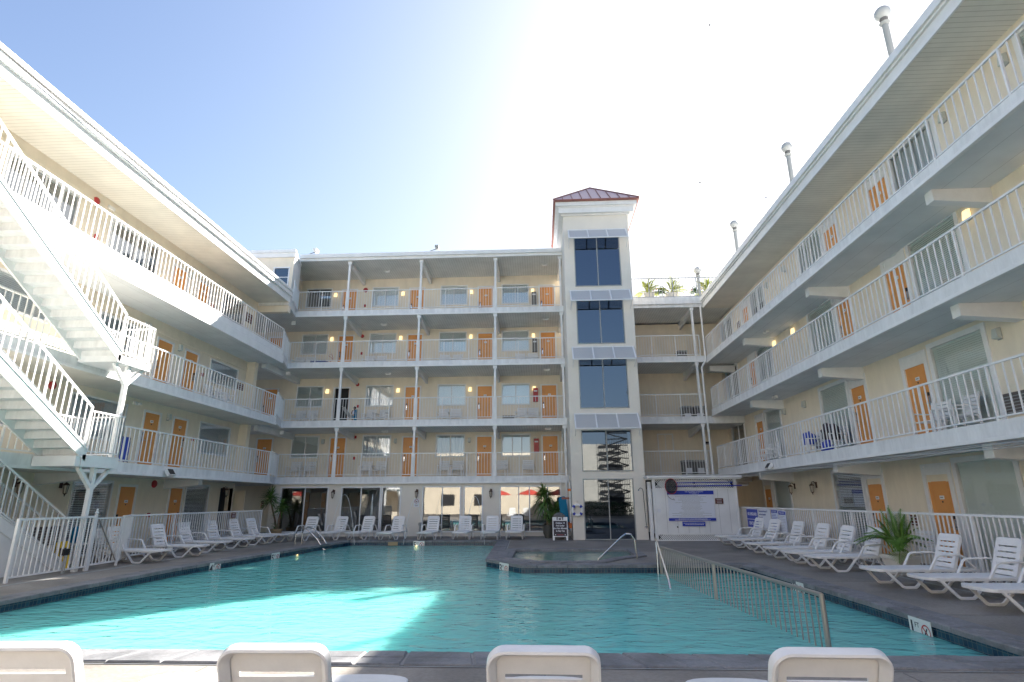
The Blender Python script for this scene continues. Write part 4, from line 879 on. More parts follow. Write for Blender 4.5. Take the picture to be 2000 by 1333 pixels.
# depth markers
def marker(lab, num, loc, rz, s=.46):
    t = thing('depth_marker', lab, 'depth marker', loc, rz, 'depth markers on the pool tiles'); plain_box('tile', t, 'tile_marker', (-s/2, s/2, -.012, 0, -.15, .15))
    text('numeral', num, .27, 'ink', t, (-s*.36, -.014, .0), ext=.001, bold=.004); text('unit', 'FT', .09, 'ink', t, (-s*.12, -.014, .06), ext=.001)
    b = MB()
    for k in range(24):
        a = k*pi/12; c = (k+1)*pi/12; b.add([(s*.26+r_*cos(q), -.014, r_*sin(q)) for r_, q in ((.095, a), (.095, c), (.076, c), (.076, a))], [(3, 2, 1, 0)])
    b.beam((s*.26-.06, -.0155, .06), (s*.26+.06, -.0155, -.06), .002, .016, (1, 0, 1)); b.cur = 1; b.beam((s*.26-.03, -.0145, -.04), (s*.26+.03, -.0145, .05), .001, .02, (1, 0, -1)); b.box(s*.26-.045, s*.26+.045, -.0148, -.0138, -.045, -.03)
    put('no_diving_symbol', b.mesh('no_diving_symbol', 'red', 'ink'), t)
dm = -.14
marker('4 FT depth marker with no diving symbol on the left pool tiles', '4', (-8.83, 15.75, dm), R(90-6)); marker('5 FT depth marker with no diving symbol near the ladder on the left pool tiles', '5', (-8.52, 18.65, dm), R(90-6))
marker('5 FT depth marker on the tiles along the back edge of the pool', '5', (-5.0, 23.88, dm), 0); marker('3 FT depth marker on the hot tub wall at the pool corner', '3', (-1.0, 15.67, dm), R(-56))
marker('farther 1 FT depth marker on the right pool tiles beyond the barrier', '1', (5.06, 12.25, dm), -R(90-2)); marker('nearer 1 FT depth marker on the right pool tiles near the front corner', '1', (5.145, 8.68, dm), -R(90))
sk = thing('skimmer_lid', 'beige skimmer opening in the tiles at the back pool edge', 'skimmer', (-6.07, 23.88, -.1)); plain_box('frame', sk, 'terracotta', (-.2, .2, -.01, .0, -.06, .07))
for x in (-9.3, ): pass
# warm reflections in the water, imitated by small glowing discs
mat('reflectionglow', (1, .8, .5), .3, emit=(1, .62, .25), estr=.9)
for lab, x, y, rz in (('warm reflection below the back edge, added as a glowing spot', -5.1, 23.86, 0), ('warm reflection near the ladder side, added as a glowing spot', -8.37, 20.0, R(84))):
    t = thing('reflection_spot', lab, 'water reflection', (x, y, 0), rz, 'glowing spots imitating reflections in the water'); b = MB(); b.lathe([(.1, 0), (.09, .03), (.01, .04)], (0, 0, 0), 14, Matrix.Translation((0, 0, -.26)) @ Matrix.Rotation(R(90), 4, 'X')); put('lens', b.mesh('lens', 'reflectionglow'), t)
# thin arcs of water from the back deck
def jet(i, x, y, dx, h, reach):
    b = MB(); pts = []
    for k in range(15): u = k/14; pts.append((x+dx*u, y-reach*u, .03+4*h*u*(1-u)-.15*u))
    b.tube(pts, [.004+.006*(k % 2) for k in range(15)], 5); o = put('water_jet', b.mesh('water_jet', 'waterjet')); o.data.materials[0] = MATS['glass'] if False else MATS['waterjet']
    return o
for i, (x, dx, h, rch, lab) in enumerate(((-9.0, 1.4, 1.9, .9, 'thin arc of water leftmost over the back pool edge'), (-7.2, .1, 1.9, .6, 'steep water jet in front of the second glass door'), (-6.4, .1, .4, .5, 'low water jet left of the no diving sign'), (-5.0, -.6, 1.7, .9, 'thin water jet under the no diving sign'), (-3.2, .9, 1.8, .9, 'thin arc of water between the two right lanterns'))):
    tag(jet(i, x, 24.6, dx, h, rch), lab, 'water jet', 'thin water jets along the back of the pool')

# ---------------------------------------------------------------- sun loungers
def rounded_panel(b, w, z0, z1, y0, y1, r=.06, nseg=5, round_top=True, M=None):
    """panel in xz from z0..z1, rounded top corners, thickness y0..y1"""
    pts = [(-w/2, z0), (w/2, z0)]
    for k in range(nseg+1): a = pi/2*k/nseg; pts.append((w/2-r+r*cos(a), z1-r+r*sin(a)))
    for k in range(nseg+1): a = pi/2+pi/2*k/nseg; pts.append((-w/2+r+r*cos(a), z1-r+r*sin(a)))
    n = len(pts); b.add([(x, y0, z) for x, z in pts]+[(x, y1, z) for x, z in pts], [tuple(range(n)), tuple(range(2*n-1, n-1, -1))]+[(i, n+i, n+(i+1) % n, (i+1) % n) for i in range(n)], M)
LS = {}
def lounger_parts(ang):
    """local: foot towards -y, back towards +y; hinge at y=0, seat at H"""
    P = {}; H = .33; wf = .32; SL_ = 1.50
    b = MB()
    for q in (-1, 1): b.box(q*wf-.025, q*wf+.025, -SL_+.2, .42, H-.05, H)
    b.box(-wf, wf, .38, .43, H-.05, H)
    for k in range(10): y0 = -.03-k*.127; b.box(-wf+.02, wf-.02, y0-.110, y0, H-.018, H+.006)
    for k in range(3): b.box(-.02+(k-1)*.2, .02+(k-1)*.2, -SL_+.18, -.03, H-.03, H-.005)
    pts = [(-wf-.025, -SL_+.2)]+[(-(wf+.025)*cos(a)**.8 if cos(a) > 0 else (wf+.025)*abs(cos(a))**.8, -SL_+.2-.2*sin(a)**.7) for a in [pi*k/12 for k in range(1, 12)]]+[(wf+.025, -SL_+.2)]
    b.prism(pts, H-.045, H+.006); P['seat'] = b.mesh('seat', 'plastic')
    L = .655; M = Matrix.Translation((0, .02, H)) @ Matrix.Rotation(R(90-ang)*-1, 4, 'X'); w = .54; b = MB()
    # outline of the back, front skin with slots, and a turned rim swept round it
    def outline(ins, rad, n=7):
        hw = w/2-ins; top = L-ins; r_ = max(.01, rad); out = [(-hw*.97, 0), (-hw, L*.5)]
        out += [(-hw+r_+r_*cos(a), top-r_+r_*sin(a)+.012*sin((a-pi/2)) ) for a in [pi-pi/2*k/n for k in range(n+1)]]
        out += [(hw-r_+r_*cos(a), top-r_+r_*sin(a)) for a in [pi/2-pi/2*k/n for k in range(n+1)]]
        return out+[(hw, L*.5), (hw*.97, 0)]
    rings = [(outline(.006, .085), -.010), (outline(.0, .09), .004), (outline(.002, .09), .048), (outline(.012, .08), .054), (outline(.022, .07), .048), (outline(.046, .05), .012)]
    n = len(rings[0][0]); vs = [(x, y, z) for o_, y in rings for x, z in o_]; fs = [(k*n+i, k*n+i+1, (k+1)*n+i+1, (k+1)*n+i) for k in range(len(rings)-1) for i in range(n-1)]
    b.add(vs, fs, M)
    # slats: bars between slots; side strips close the slots
    zs = [.0]; slot = .026; bars = [(.01, .085)]+[(.085+slot+k*.100, .085+k*.100+.100) for k in range(4)]
    top0 = bars[-1][1]+slot
    for z0, z1 in bars: b.box(-w/2+.03, w/2-.03, -.008, .004, z0, z1, M)
    for q in (-1, 1): b.box(q*(w/2-.045)-.04, q*(w/2-.045)+.04, -.0085, .0045, 0, L-.09, M)
    o_ = outline(.008, .08); pts = [(x, z) for x, z in o_ if z > top0]; hw = max(x for x, z in pts); pts = [(-hw, top0)]+pts+[(hw, top0)]
    m_ = len(pts); b.add([(x, -.010, z) for x, z in pts]+[(x, .006, z) for x, z in pts], [tuple(range(m_))[::-1], tuple(range(m_, 2*m_))]+[(i, (i+1) % m_, m_+(i+1) % m_, m_+i) for i in range(m_)], M)
    P['backrest'] = smooth(b.mesh('backrest', 'plastic'), 35)
    def loop(yt0, yb0, yb1, yt1, q):
        b = MB(); x = q*.325; pts = [(x, yt0, H-.03), (x*1.05, yb0+.02, .045), (x*1.05, yb0+.06, .022), (x*1.05, yb1-.06, .022), (x*1.05, yb1-.02, .045), (x, yt1, H-.03)]
        for p, q2 in zip(pts, pts[1:]):
            d_ = (Vector(q2)-Vector(p)).normalized(); b.beam(Vector(p)-d_*.012, Vector(q2)+d_*.012, .036, .048, (0, 1, .4))
        return b.mesh('leg', 'plastic')
    for q in (-1, 1):
        P['leg%d' % q] = loop(-1.31, -1.09, -.77, -.53, q); P['rleg%d' % q] = loop(-.08, .10, .26, .42, q)
        b = MB(); x = q*.35; pts = [(x, -.50, H-.01), (x*1.02, -.36, .53), (x*1.02, -.30, .562), (x, .05, .575), (x, .14, .56), (x*.97, .24, .46), (x*.93, .42, .30)]
        for p, q2 in zip(pts, pts[1:]):
            d_ = (Vector(q2)-Vector(p)).normalized(); b.beam(Vector(p)-d_*.01, Vector(q2)+d_*.01, .046, .03, (0, -d_.z, d_.y))
        P['arm%d' % q] = b.mesh('armrest', 'plastic')
    return P
def lounger(label, loc, rz, ang=68, group='white plastic sun loungers round the pool'):
    loc = (loc[0]-sin(rz)*.15, loc[1]+cos(rz)*.15, 0)
    if ang not in LS:
        P = lounger_parts(ang); t = thing('sun_lounger', label, 'sun lounger', loc, rz, group)
        for k, me in P.items():
            o = put({'l': 'leg', 'r': 'leg', 'a': 'armrest'}.get(k[0], k) if k not in ('seat', 'backrest') else k, me, t)
            if k != 'backrest': bevel(o, .008, 2)
        LS[ang] = t; return t
    return copy_tree(LS[ang], loc, rz, label)
RL = [(7.62, 21.91, 192.1, 'farthest sun lounger of the right row, half hiding the blue no lifeguard sign'), (7.57, 20.36, 194, 'sun lounger of the right row, second from the shed end'), (7.48, 18.38, 188.3, 'sun lounger of the right row, third from the shed end'),
 (7.46, 16.78, 188, 'sun lounger of the right row, fourth from the shed end'), (7.45, 15.47, 185.4, 'sun lounger of the right row, fifth from the shed end'), (7.50, 14.32, 185.8, 'right row sun lounger whose backrest touches the potted palm'),
 (7.49, 11.85, 184, 'right row sun lounger just nearer than the potted palm'), (7.68, 10.65, 182.6, 'right row sun lounger second from the right photo edge'), (7.73, 9.4, 182, 'nearest right row sun lounger, cut by the photo edge')]
for x, y, a, lab in RL: lounger(lab, (x, y, 0), R(a+90))
for x, y, a, lab in ((-11.63, 16.0, -8, 'left row sun lounger beginning behind the gate'), (-11.5, 17.6, -6.4, 'left row sun lounger nearest the gate, standing clear of its bars'), (-11.67, 19.18, -5.1, 'left row sun lounger second from the gate'), (-11.68, 20.82, -7.9, 'middle sun lounger of the left row, below the small fence sign'), (-11.64, 22.29, -7.7, 'sun lounger second from the far end of the left row'), (-11.52, 23.39, -11, 'farthest sun lounger of the left row next to the yucca')):
    lounger(lab, (x, y, 0), R(a+90))
for x, y, a, lab in ((-10.11, 24.99, -96, 'back row sun lounger beside the pool ladder, leftmost of the row'), (-8.91, 25.32, -98, 'back row sun lounger under the leftmost lantern'), (-7.71, 25.38, -98, 'back row sun lounger in front of the second glass door'), (-6.31, 25.15, -97, 'back row sun lounger just left of the no diving sign'), (-4.78, 25.34, -93, 'back row sun lounger just right of the no diving sign'), (-3.37, 25.42, -91, 'back row sun lounger left of the rightmost lantern'), (-2.18, 25.51, -92, 'back row sun lounger right of the rightmost lantern'), (-1.12, 25.69, -93, 'back row sun lounger nearest the tall potted yucca')):
    lounger(lab, (x, y, 0), R(a+90))
for x, fx, lab in ((-2.58, -2.66, 'foreground sun lounger cut by the left photo edge, seen from behind'), (-1.31, -1.35, 'foreground sun lounger seen from behind, second from the left'), (0.0, 0.02, 'foreground sun lounger seen from behind in the middle of the picture'), (1.32, 1.35, 'foreground sun lounger seen from behind at the lower right')):
    lounger(lab, (x, 3.36, 0), pi-math.atan2(fx-x, 1.77))
# ---------------------------------------------------------------- slatted armchairs
def armchair_parts():
    P = {}; b = MB()
    for k in range(6): b.box(-.26, .26, -.25+k*.085, -.18+k*.085, .38, .40)
    P['seat'] = b.mesh('seat', 'plastic'); b = MB(); M = Matrix.Translation((0, .24, .40)) @ Matrix.Rotation(R(-12), 4, 'X')
    for k in range(5): b.box(-.25, .25, -.01, .01, .04+k*.09, .11+k*.09, M)
    b.box(-.27, -.23, -.012, .016, 0, .5, M); b.box(.23, .27, -.012, .016, 0, .5, M); P['backrest'] = b.mesh('backrest', 'plastic')
    for i, (sx, y) in enumerate(((-1, -.24), (1, -.24), (-1, .24), (1, .24))):
        b = MB(); b.beam((sx*.27, y, .38), (sx*.29, y*1.15, 0), .04, .04, (0, 1, 0)); P['leg%d' % i] = b.mesh('leg', 'plastic')
    for s in (-1, 1): b = MB(); b.beam((s*.28, -.27, .6), (s*.28, .28, .6), .05, .025); b.beam((s*.28, -.25, .39), (s*.28, -.25, .6), .035, .035, (0, 1, 0)); P['arm%d' % s] = b.mesh('armrest', 'plastic')
    return P
ARM = None
def armchair(label, loc, rz):
    global ARM
    if ARM is None:
        t = thing('armchair', label, 'armchair', loc, rz, 'white slatted armchairs on the galleries')
        for k, me in armchair_parts().items(): put({'l': 'leg', 'a': 'armrest'}.get(k[0], k) if k not in ('seat', 'backrest') else k, me, t)
        ARM = t; return t
    return copy_tree(ARM, loc, rz, label)
bay = {1: [(-12.75, -12.0, 'leftmost window'), (-8.97, -8.33, 'second window'), (-4.95, -4.26, 'third window'), (-2.02, -.64, 'window beside the red cabinet')], 2: [(-12.8, -12.14, 'leftmost window'), (-8.97, -8.29, 'second window, right of the open door'), (-5.06, -4.38, 'third window'), (-.96, -.37, 'last window by the red cabinet')], 3: [(-13.1, -12.45, 'leftmost window'), (-9.2, -8.6, 'second window'), (-5.03, -4.45, 'third window'), (-.95, -.35, 'last window by the tower')]}
fw = {1: 'first', 2: 'second', 3: 'third'}
for f in bay:
    for x0, x1, d in bay[f]:
        if (f, x0) != (3, -.95): pass
        armchair('left armchair under the %s, back %s gallery' % (d, fw[f]), (x0, 28.95, FB[f]), R(random.uniform(-12, 12)))
        armchair('right armchair under the %s, back %s gallery' % (d, fw[f]), (x1, 28.95, FB[f]), R(random.uniform(-12, 12)))
armchair('left armchair on the left wing second gallery under the window', (-13.1, 21.7, FL[2]), pi/2); armchair('right armchair on the left wing second gallery under the window', (-13.1, 22.45, FL[2]), pi/2)
armchair('armchair by the second orange door from the photo edge, right wing first gallery', (9.2, 13.6, FR[1]), -pi/2+.2); armchair('armchair in front of the blinds on the near right wing first gallery', (9.2, 12.75, FR[1]), -pi/2-.1)
armchair('armchair in front of the door on the far right wing first gallery', (9.2, 24.1, FR[1]), -pi/2+.1); armchair('armchair under the far blinds on the right wing first gallery', (9.2, 23.2, FR[1]), -pi/2)
armchair('armchair draped with dark clothes on the right wing first gallery', (9.15, 18.1, FR[1]), -pi/2); armchair('armchair holding blue bags on the right wing first gallery', (9.15, 19.6, FR[1]), -pi/2)
armchair('armchair behind the left fence just beyond the gate', (-12.3, 16.3, 0), pi/2+.3); armchair('armchair behind the left fence near its far end', (-12.5, 20.4, 0), pi/2-.2)
armchair('armchair behind the right fence near the palm', (8.7, 14.3, 0), -pi/2+.2); armchair('armchair behind the right fence by the second lounger from the edge', (8.7, 11.3, 0), -pi/2)
# cloths, bags, boxes
def cloth(name, label, cat, loc, dims, m, rz=0, seed=1):
    """a crumpled soft pile"""
    bm = bmesh.new(); bmesh.ops.create_icosphere(bm, subdivisions=3, radius=1); r = random.Random(seed); ph = [r.uniform(0, 6) for _ in range(6)]
    for v in bm.verts:
        k = 1+.16*sin(5*v.co.x+ph[0])*cos(4*v.co.y+ph[1])+.1*sin(9*v.co.z+ph[2]+3*v.co.x)
        v.co *= k; v.co = Vector((v.co.x*dims[0]/2, v.co.y*dims[1]/2, max(0, v.co.z*dims[2]*.62+dims[2]*.45)))
    me = bpy.data.meshes.new(name); bm.to_mesh(me); bm.free(); me.materials.append(MATS[m]); smooth(me, 50); return tag(put(name, me, None, loc, rz), label, cat)
cloth('clothes_pile', 'dark clothes heaped over the armchair on the right wing first gallery', 'clothes', (9.1, 18.1, FR[1]+.42), (.55, .6, .5), 'signblack', 0, 3)
cloth('beach_bag', 'bright blue bag on the armchair beside the dark clothes', 'bag', (9.1, 19.6, FR[1]+.41), (.4, .5, .42), 'blue', 0, 4); cloth('beach_bag', 'blue bag on the gallery floor under the dark clothes', 'bag', (8.75, 17.75, FR[1]), (.35, .45, .35), 'signblue', 0, 5)
# blue folding chair on left gallery, and blue wagon on the back third gallery
t = thing('folding_chair', 'folded bright blue beach chair standing on the left wing first gallery', 'folding chair', (-12.55, 16.55, FL[1]), pi/2)
b = MB(); b.beam((-.2, 0, 0), (-.18, .12, .78), .02, .02); b.beam((.2, 0, 0), (.18, .12, .78), .02, .02); b.beam((-.2, .14, 0), (-.18, .02, .78), .02, .02); b.beam((.2, .14, 0), (.18, .02, .78), .02, .02); put('frame', b.mesh('frame', 'steel'), t)
b = MB(); rounded_panel(b, .42, .08, .80, .03, .09, .05); put('fabric', b.mesh('fabric', 'blue'), t)
t = thing('folding_wagon', 'dark blue folding wagon with a red handle on the back third gallery', 'wagon', (-11.75, 28.6, FB[3]))
b = MB(); b.box(-.42, .42, -.22, .22, .14, .18); b.box(-.42, .42, -.22, -.20, .18, .46); b.box(-.42, .42, .20, .22, .18, .46); b.box(-.42, -.40, -.2, .2, .18, .46); b.box(.40, .42, -.2, .2, .18, .46); put('tub', b.mesh('tub', 'navy'), t)
b = MB(); b.tube([(.42, 0, .3), (.75, 0, .55), (.62, 0, .85), (.45, 0, .75), (.75, 0, .55)], .012, 6); put('handle', b.mesh('handle', 'red'), t)
for sx in (-1, 1):
    for sy in (-1, 1): b = MB(); b.lathe([(.08, -.02), (.08, .02)], (0, 0, 0), 12, Matrix.Translation((sx*.32, sy*.24, .08)) @ Matrix.Rotation(R(90), 4, 'X')); put('wheel', b.mesh('wheel', 'rubber'), t)
t = thing('caution_sign', 'yellow plastic wet floor sign standing behind the left fence', 'wet floor sign', (-12.1, 14.4, 0), R(70))
for s in (-1, 1):
    b = MB(); M = Matrix.Translation((0, s*.16, 0)) @ Matrix.Rotation(R(s*14), 4, 'X'); rounded_panel(b, .30, .0, .66, -.01, .01, .05, M=M); b.cur = 1; b.box(-.08, .08, s*.012-.002, s*.012+.002, .3, .5, M); put('panel', b.mesh('panel', 'yellow', 'ink'), t)
cloth('float_bag', 'blue and yellow bag of pool toys behind the left fence', 'bag', (-12.5, 15.3, .55), (.3, .35, .4), 'teal', 0, 9)
t = thing('side_table', 'low white table under the toy bag behind the left fence', 'table', (-12.5, 15.3, 0)); b = MB(); b.box(-.25, .25, -.25, .25, .5, .54); put('table_top', b.mesh('table_top', 'plastic'), t)
for sx in (-1, 1):
    for sy in (-1, 1): b = MB(); b.box(sx*.21-.02, sx*.21+.02, sy*.21-.02, sy*.21+.02, 0, .5); put('leg', b.mesh('leg', 'plastic'), t)
def storage(label, x, z, s=1):
    t = thing('storage_box', label, 'storage box', (x, 28.9, z), 0, 'dark boxes on the corner galleries'); w = .5*s; o = plain_box('body', t, 'boxgrey', (-w/2, w/2, -.25, .25, 0, .68*s), bv=.02); o = plain_box('lid', t, 'grey', (-w/2-.02, w/2+.02, -.27, .27, .68*s, .76*s), bv=.02); plain_box('paper_notice', t, 'paper', (-w*.3, w*.32, -.256, -.25, .12*s, .38*s))
storage('left of two dark boxes on the corner first gallery above the shed', 7.3, FB[1]); storage('right of two dark boxes on the corner first gallery above the shed', 7.9, FB[1])
storage('left of two dark boxes on the corner second gallery', 7.5, FB[2]); storage('right of two dark boxes on the corner second gallery', 8.1, FB[2]); storage('single dark box on the corner third gallery', 7.5, FB[3], .95)

# ---------------------------------------------------------------- plants
def blade(b, p, d, L, w, droop, n=5, fold=.25):
    p = Vector(p); d = Vector(d).normalized(); side = d.cross(Vector((0, 0, 1)))
    if side.length < .1: side = Vector((1, 0, 0))
    side.normalize(); vs = []
    for i in range(n+1):
        u = i/n; ww = w*(.45+.9*u if u < .4 else 1.1*(1-u)/.6+.02)
        c = p+d*L*u+Vector((0, 0, -droop*L*u*u)); vs += [c-side*ww/2, c+Vector((0, 0, -ww*fold)), c+side*ww/2]
    b.add(vs, [q for i in range(n) for q in ((3*i, 3*i+1, 3*i+4, 3*i+3), (3*i+1, 3*i+2, 3*i+5, 3*i+4))])
def yucca_head(b, c, r, n, rnd):
    for k in range(n):
        a = rnd.uniform(0, 2*pi); e = rnd.uniform(-.35, 1.35); d = (cos(a)*cos(e), sin(a)*cos(e), sin(e)); z = c[2]+rnd.uniform(-.25, .1)*r*2
        blade(b, (c[0], c[1], z), d, r*rnd.uniform(.75, 1.1), .05, .25+.35*cos(e)*rnd.random())
def pot(t, prof, m, n=18): b = MB(); b.lathe(prof, n=n); o = put('pot', smooth(b.mesh('pot', m), 50), t); b = MB(); b.lathe([(prof[-2][0]*.93, prof[-1][1]-.05), (prof[-2][0]*.93, prof[-1][1]-.045)], n=n); put('soil', b.mesh('soil', 'soil'), t)
rnd = random.Random(11)
t = thing('potted_yucca', 'potted yucca with two leafy heads on bare stems at the back left corner', 'potted plant', (-12.1, 26.3, 0), 0)
pot(t, [(.17, 0), (.26, .30), (.28, .34), (.28, .37)], 'terracotta'); b = MB(); b.tube([(0, 0, .3), (-.12, 0, .8), (-.3, 0, 1.3), (-.42, 0, 1.75)], [.05, .04, .035, .03], 7); b.tube([(.04, 0, .3), (.06, 0, .8), (.12, .05, 1.25)], [.045, .035, .03], 7); put('trunk', b.mesh('trunk', 'trunk'), t)
b = MB(); yucca_head(b, (-.42, 0, 1.8), .62, 120, rnd); yucca_head(b, (.14, .05, 1.35), .58, 110, rnd); yucca_head(b, (-.1, 0, .55), .3, 25, rnd); put('foliage', b.mesh('foliage', 'leaf'), t)
t = thing('potted_yucca', 'dense tall potted yucca in a dark pot beside the tower', 'potted plant', (.30, 25.9, 0), 0)
pot(t, [(.16, 0), (.24, .2), (.25, .35), (.21, .5), (.22, .53)], 'potdark'); b = MB(); b.tube([(-.03, 0, .45), (-.1, 0, 1.1), (-.14, 0, 1.85)], [.05, .04, .03], 7); b.tube([(.05, 0, .45), (.22, 0, .9), (.36, 0, 1.2)], [.04, .035, .03], 7); put('trunk', b.mesh('trunk', 'trunk'), t)
b = MB(); yucca_head(b, (-.18, 0, 1.95), .60, 130, rnd); yucca_head(b, (.38, 0, 1.2), .50, 110, rnd); yucca_head(b, (-.12, 0, 1.45), .45, 80, rnd); yucca_head(b, (-.03, -.05, .95), .4, 70, rnd)
for k in range(50): a = rnd.uniform(0, 6.28); blade(b, (-.12+.1*cos(a), .1*sin(a), rnd.uniform(1.1, 1.8)), (cos(a), sin(a), .2), rnd.uniform(.45, .65), .05, 1.3)
put('foliage', b.mesh('foliage', 'leaf'), t)
def palm(t, base, H, n, L, rnd, m='leafdark', arch=.9, up=0):
    b = MB(); s = MB()
    for k in range(n):
        a = rnd.uniform(0, 2*pi); e = rnd.uniform(.55+up, 1.45) if k % 4 else rnd.uniform(.2+up, .6+up); l = L*rnd.uniform(.7, 1.1); d = Vector((cos(a)*cos(e), sin(a)*cos(e), sin(e))); p0 = Vector(base)+Vector((rnd.uniform(-.08, .08), rnd.uniform(-.08, .08), rnd.uniform(0, .15)))
        pts = []; 
        for i in range(13): u = i/12; pts.append(p0+d*l*u+Vector((0, 0, -arch*cos(e)*l*u*u*.55-.1*l*u*u)))
        s.tube(pts, [.012*(1-.8*i/12)+.002 for i in range(13)], 4)
        for i in range(3, 13):
            tdir = (pts[i]-pts[i-1]).normalized(); side = tdir.cross(Vector((0, 0, 1))).normalized(); u = i/12; ll = (.26-.1*up)*L*(1.15-abs(2*u-1.05))
            for q in (-1, 1):
                for h in (0, .5): blade(b, pts[i-1].lerp(pts[i], h), side*q+tdir*.9+Vector((0, 0, .15)), ll, (.028-.02*up)*L, .35, 3, .1)
    put('stem', s.mesh('stem', m), t); put('foliage', b.mesh('foliage', m), t)
t = thing('potted_palm', 'large areca palm in a square white planter by the right fence', 'potted plant', (7.88, 13.55, 0), R(8))
b = MB(); b.add([(-.19, -.19, 0), (.19, -.19, 0), (.19, .19, 0), (-.19, .19, 0), (-.26, -.26, .34), (.26, -.26, .34), (.26, .26, .34), (-.26, .26, .34)], [(3, 2, 1, 0), (0, 1, 5, 4), (1, 2, 6, 5), (2, 3, 7, 6), (3, 0, 4, 7)]); b.box(-.28, .28, -.28, -.24, .32, .40); b.box(-.28, .28, .24, .28, .32, .40); b.box(-.28, -.24, -.24, .24, .32, .40); b.box(.24, .28, -.24, .24, .32, .40); put('pot', b.mesh('pot', 'potwhite'), t); plain_box('soil', t, 'soil', (-.24, .24, -.24, .24, .3, .35))
palm(t, (0, 0, .45), 1, 34, 1.15, random.Random(5), 'leafbright', 1.15, up=.18)
for i, (x, lab) in enumerate(((5.75, 'potted yellow-green palm on the roof terrace next to the tower'), (6.95, 'middle potted palm on the roof terrace'), (8.75, 'potted palm on the roof terrace at the right corner'))):
    t = thing('potted_palm', lab, 'potted plant', (x, 27.65, 11.45), 0, 'planters on the roof terrace'); b = MB(); b.add([(-.2, -.2, 0), (.2, -.2, 0), (.2, .2, 0), (-.2, .2, 0), (-.3, -.3, .42), (.3, -.3, .42), (.3, .3, .42), (-.3, .3, .42)], [(3, 2, 1, 0), (0, 1, 5, 4), (1, 2, 6, 5), (2, 3, 7, 6), (3, 0, 4, 7), (4, 5, 6, 7)]); put('pot', b.mesh('pot', 'potwhite'), t); palm(t, (0, 0, .42), 1, 22, 1.05, random.Random(20+i), 'leafyellow', .8)
for i, (x, lab) in enumerate(((6.4, 'flowering bush with red blooms between two terrace palms'), (8.15, 'dark leafy bush at the right end of the roof terrace'))):
    t = thing('potted_bush', lab, 'potted plant', (x, 27.6, 11.45), 0, 'planters on the roof terrace'); pot(t, [(.12, 0), (.18, .2), (.19, .22)], 'potwhite', 12); r2 = random.Random(40+i); b = MB(); fl = MB()
    for k in range(260):
        a = r2.uniform(0, 6.28); e = r2.uniform(-.2, 1.5); rr_ = r2.uniform(.12, .42)*(.8+.3*sin(3*a+i)); p = Vector((rr_*cos(a)*cos(e), rr_*sin(a)*cos(e), .42+rr_*sin(e))); blade(b, p, (r2.uniform(-1, 1), r2.uniform(-1, 1), r2.uniform(-.3, 1)), .09, .05, .3, 2)
    for k in range(9): a = r2.uniform(0, 6.28); fl.lathe([(.0, 0), (.035, .02), (.02, .05)], (.36*cos(a), .36*sin(a), .45+r2.uniform(0, .3)), 6)
    put('foliage', b.mesh('foliage', 'leafdark'), t); put('flower', fl.mesh('flower', 'flower'), t)

# ---------------------------------------------------------------- small things
# folding floor sign
t = thing('floor_sign', 'black and white folding floor sign about the hot tub by the tower', 'floor sign', (.76, 24.25, 0))
for s in (-1, 1):
    M = Matrix.Translation((0, .2+s*.2, 0)) @ Matrix.Rotation(R(-s*-11), 4, 'X'); b = MB(); b.box(-.31, .31, -.015, .015, .14, .80, M); b.box(-.31, -.24, -.015, .015, 0, .14, M); b.box(.24, .31, -.015, .015, 0, .14, M); b.box(-.31, -.14, -.015, .015, .80, .92, M); b.box(.14, .31, -.015, .015, .80, .92, M); b.box(-.09, -.055, -.015, .015, .80, .91, M); b.box(.055, .09, -.015, .015, .80, .91, M); b.box(-.055, .055, -.015, .015, .88, .91, M)
    p = put('panel', b.mesh('panel', 'plastic'), t)
    if s == -1:
        b = MB(); b.box(-.275, .275, -.021, -.014, .17, .77, M); put('poster', b.mesh('poster', 'signblack'), p)
        for k, s_ in enumerate(('Children 14', 'And Under', 'Are Not Allowed', 'In Hot Tub')):
            o = text('lettering', s_, .095, 'paper', p, M @ Vector((0, -.024, .68-.105*k)), rot=(R(90)+R(-11), 0, 0), ext=.001, sx=.82, bold=.0015)
        b = MB(); 
        for x in (-.2, .2): b.lathe([(.02, 0), (.02, .004)], (0, 0, 0), 8, M @ Matrix.Translation((x, -.021, .22)) @ Matrix.Rotation(R(90), 4, 'X'))
        b.cur = 1; b.box(-.12, .12, -.023, -.021, .205, .225, M); put('ornament', b.mesh('ornament', 'paper', 'red'), p)
# lifebuoy on tower
t = thing('lifebuoy', 'white lifebuoy with four blue bands hanging on the tower wall', 'lifebuoy', (1.50, 24.42, 1.18))
N = 32; 
for seg, m in ((0, 'plastic'), (1, 'signblue')):
    b = MB(); 
    for q in range(4):
        c0 = R(45+90*q); a0, a1 = (c0-R(13), c0+R(13)) if seg else (c0+R(13), c0+R(77)); b.tube([(.205*cos(a0+(a1-a0)*k/8), 0, .205*sin(a0+(a1-a0)*k/8)) for k in range(9)], .058 if not seg else .060, 10)
    put('ring' if not seg else 'band', smooth(b.mesh('ring', m), 60), t)
b = MB(); b.tube([(-.2, .0, -.16), (-.12, -.03, -.30), (0, -.04, -.36), (.12, -.03, -.30), (.2, 0, -.16)], .006, 5); put('rope', b.mesh('rope', 'plastic'), t); b = MB(); b.tube([(0, .04, .26), (0, -.02, .36), (0, .07, .38)], .012, 6); put('hook', b.mesh('hook', 'potwhite'), t)
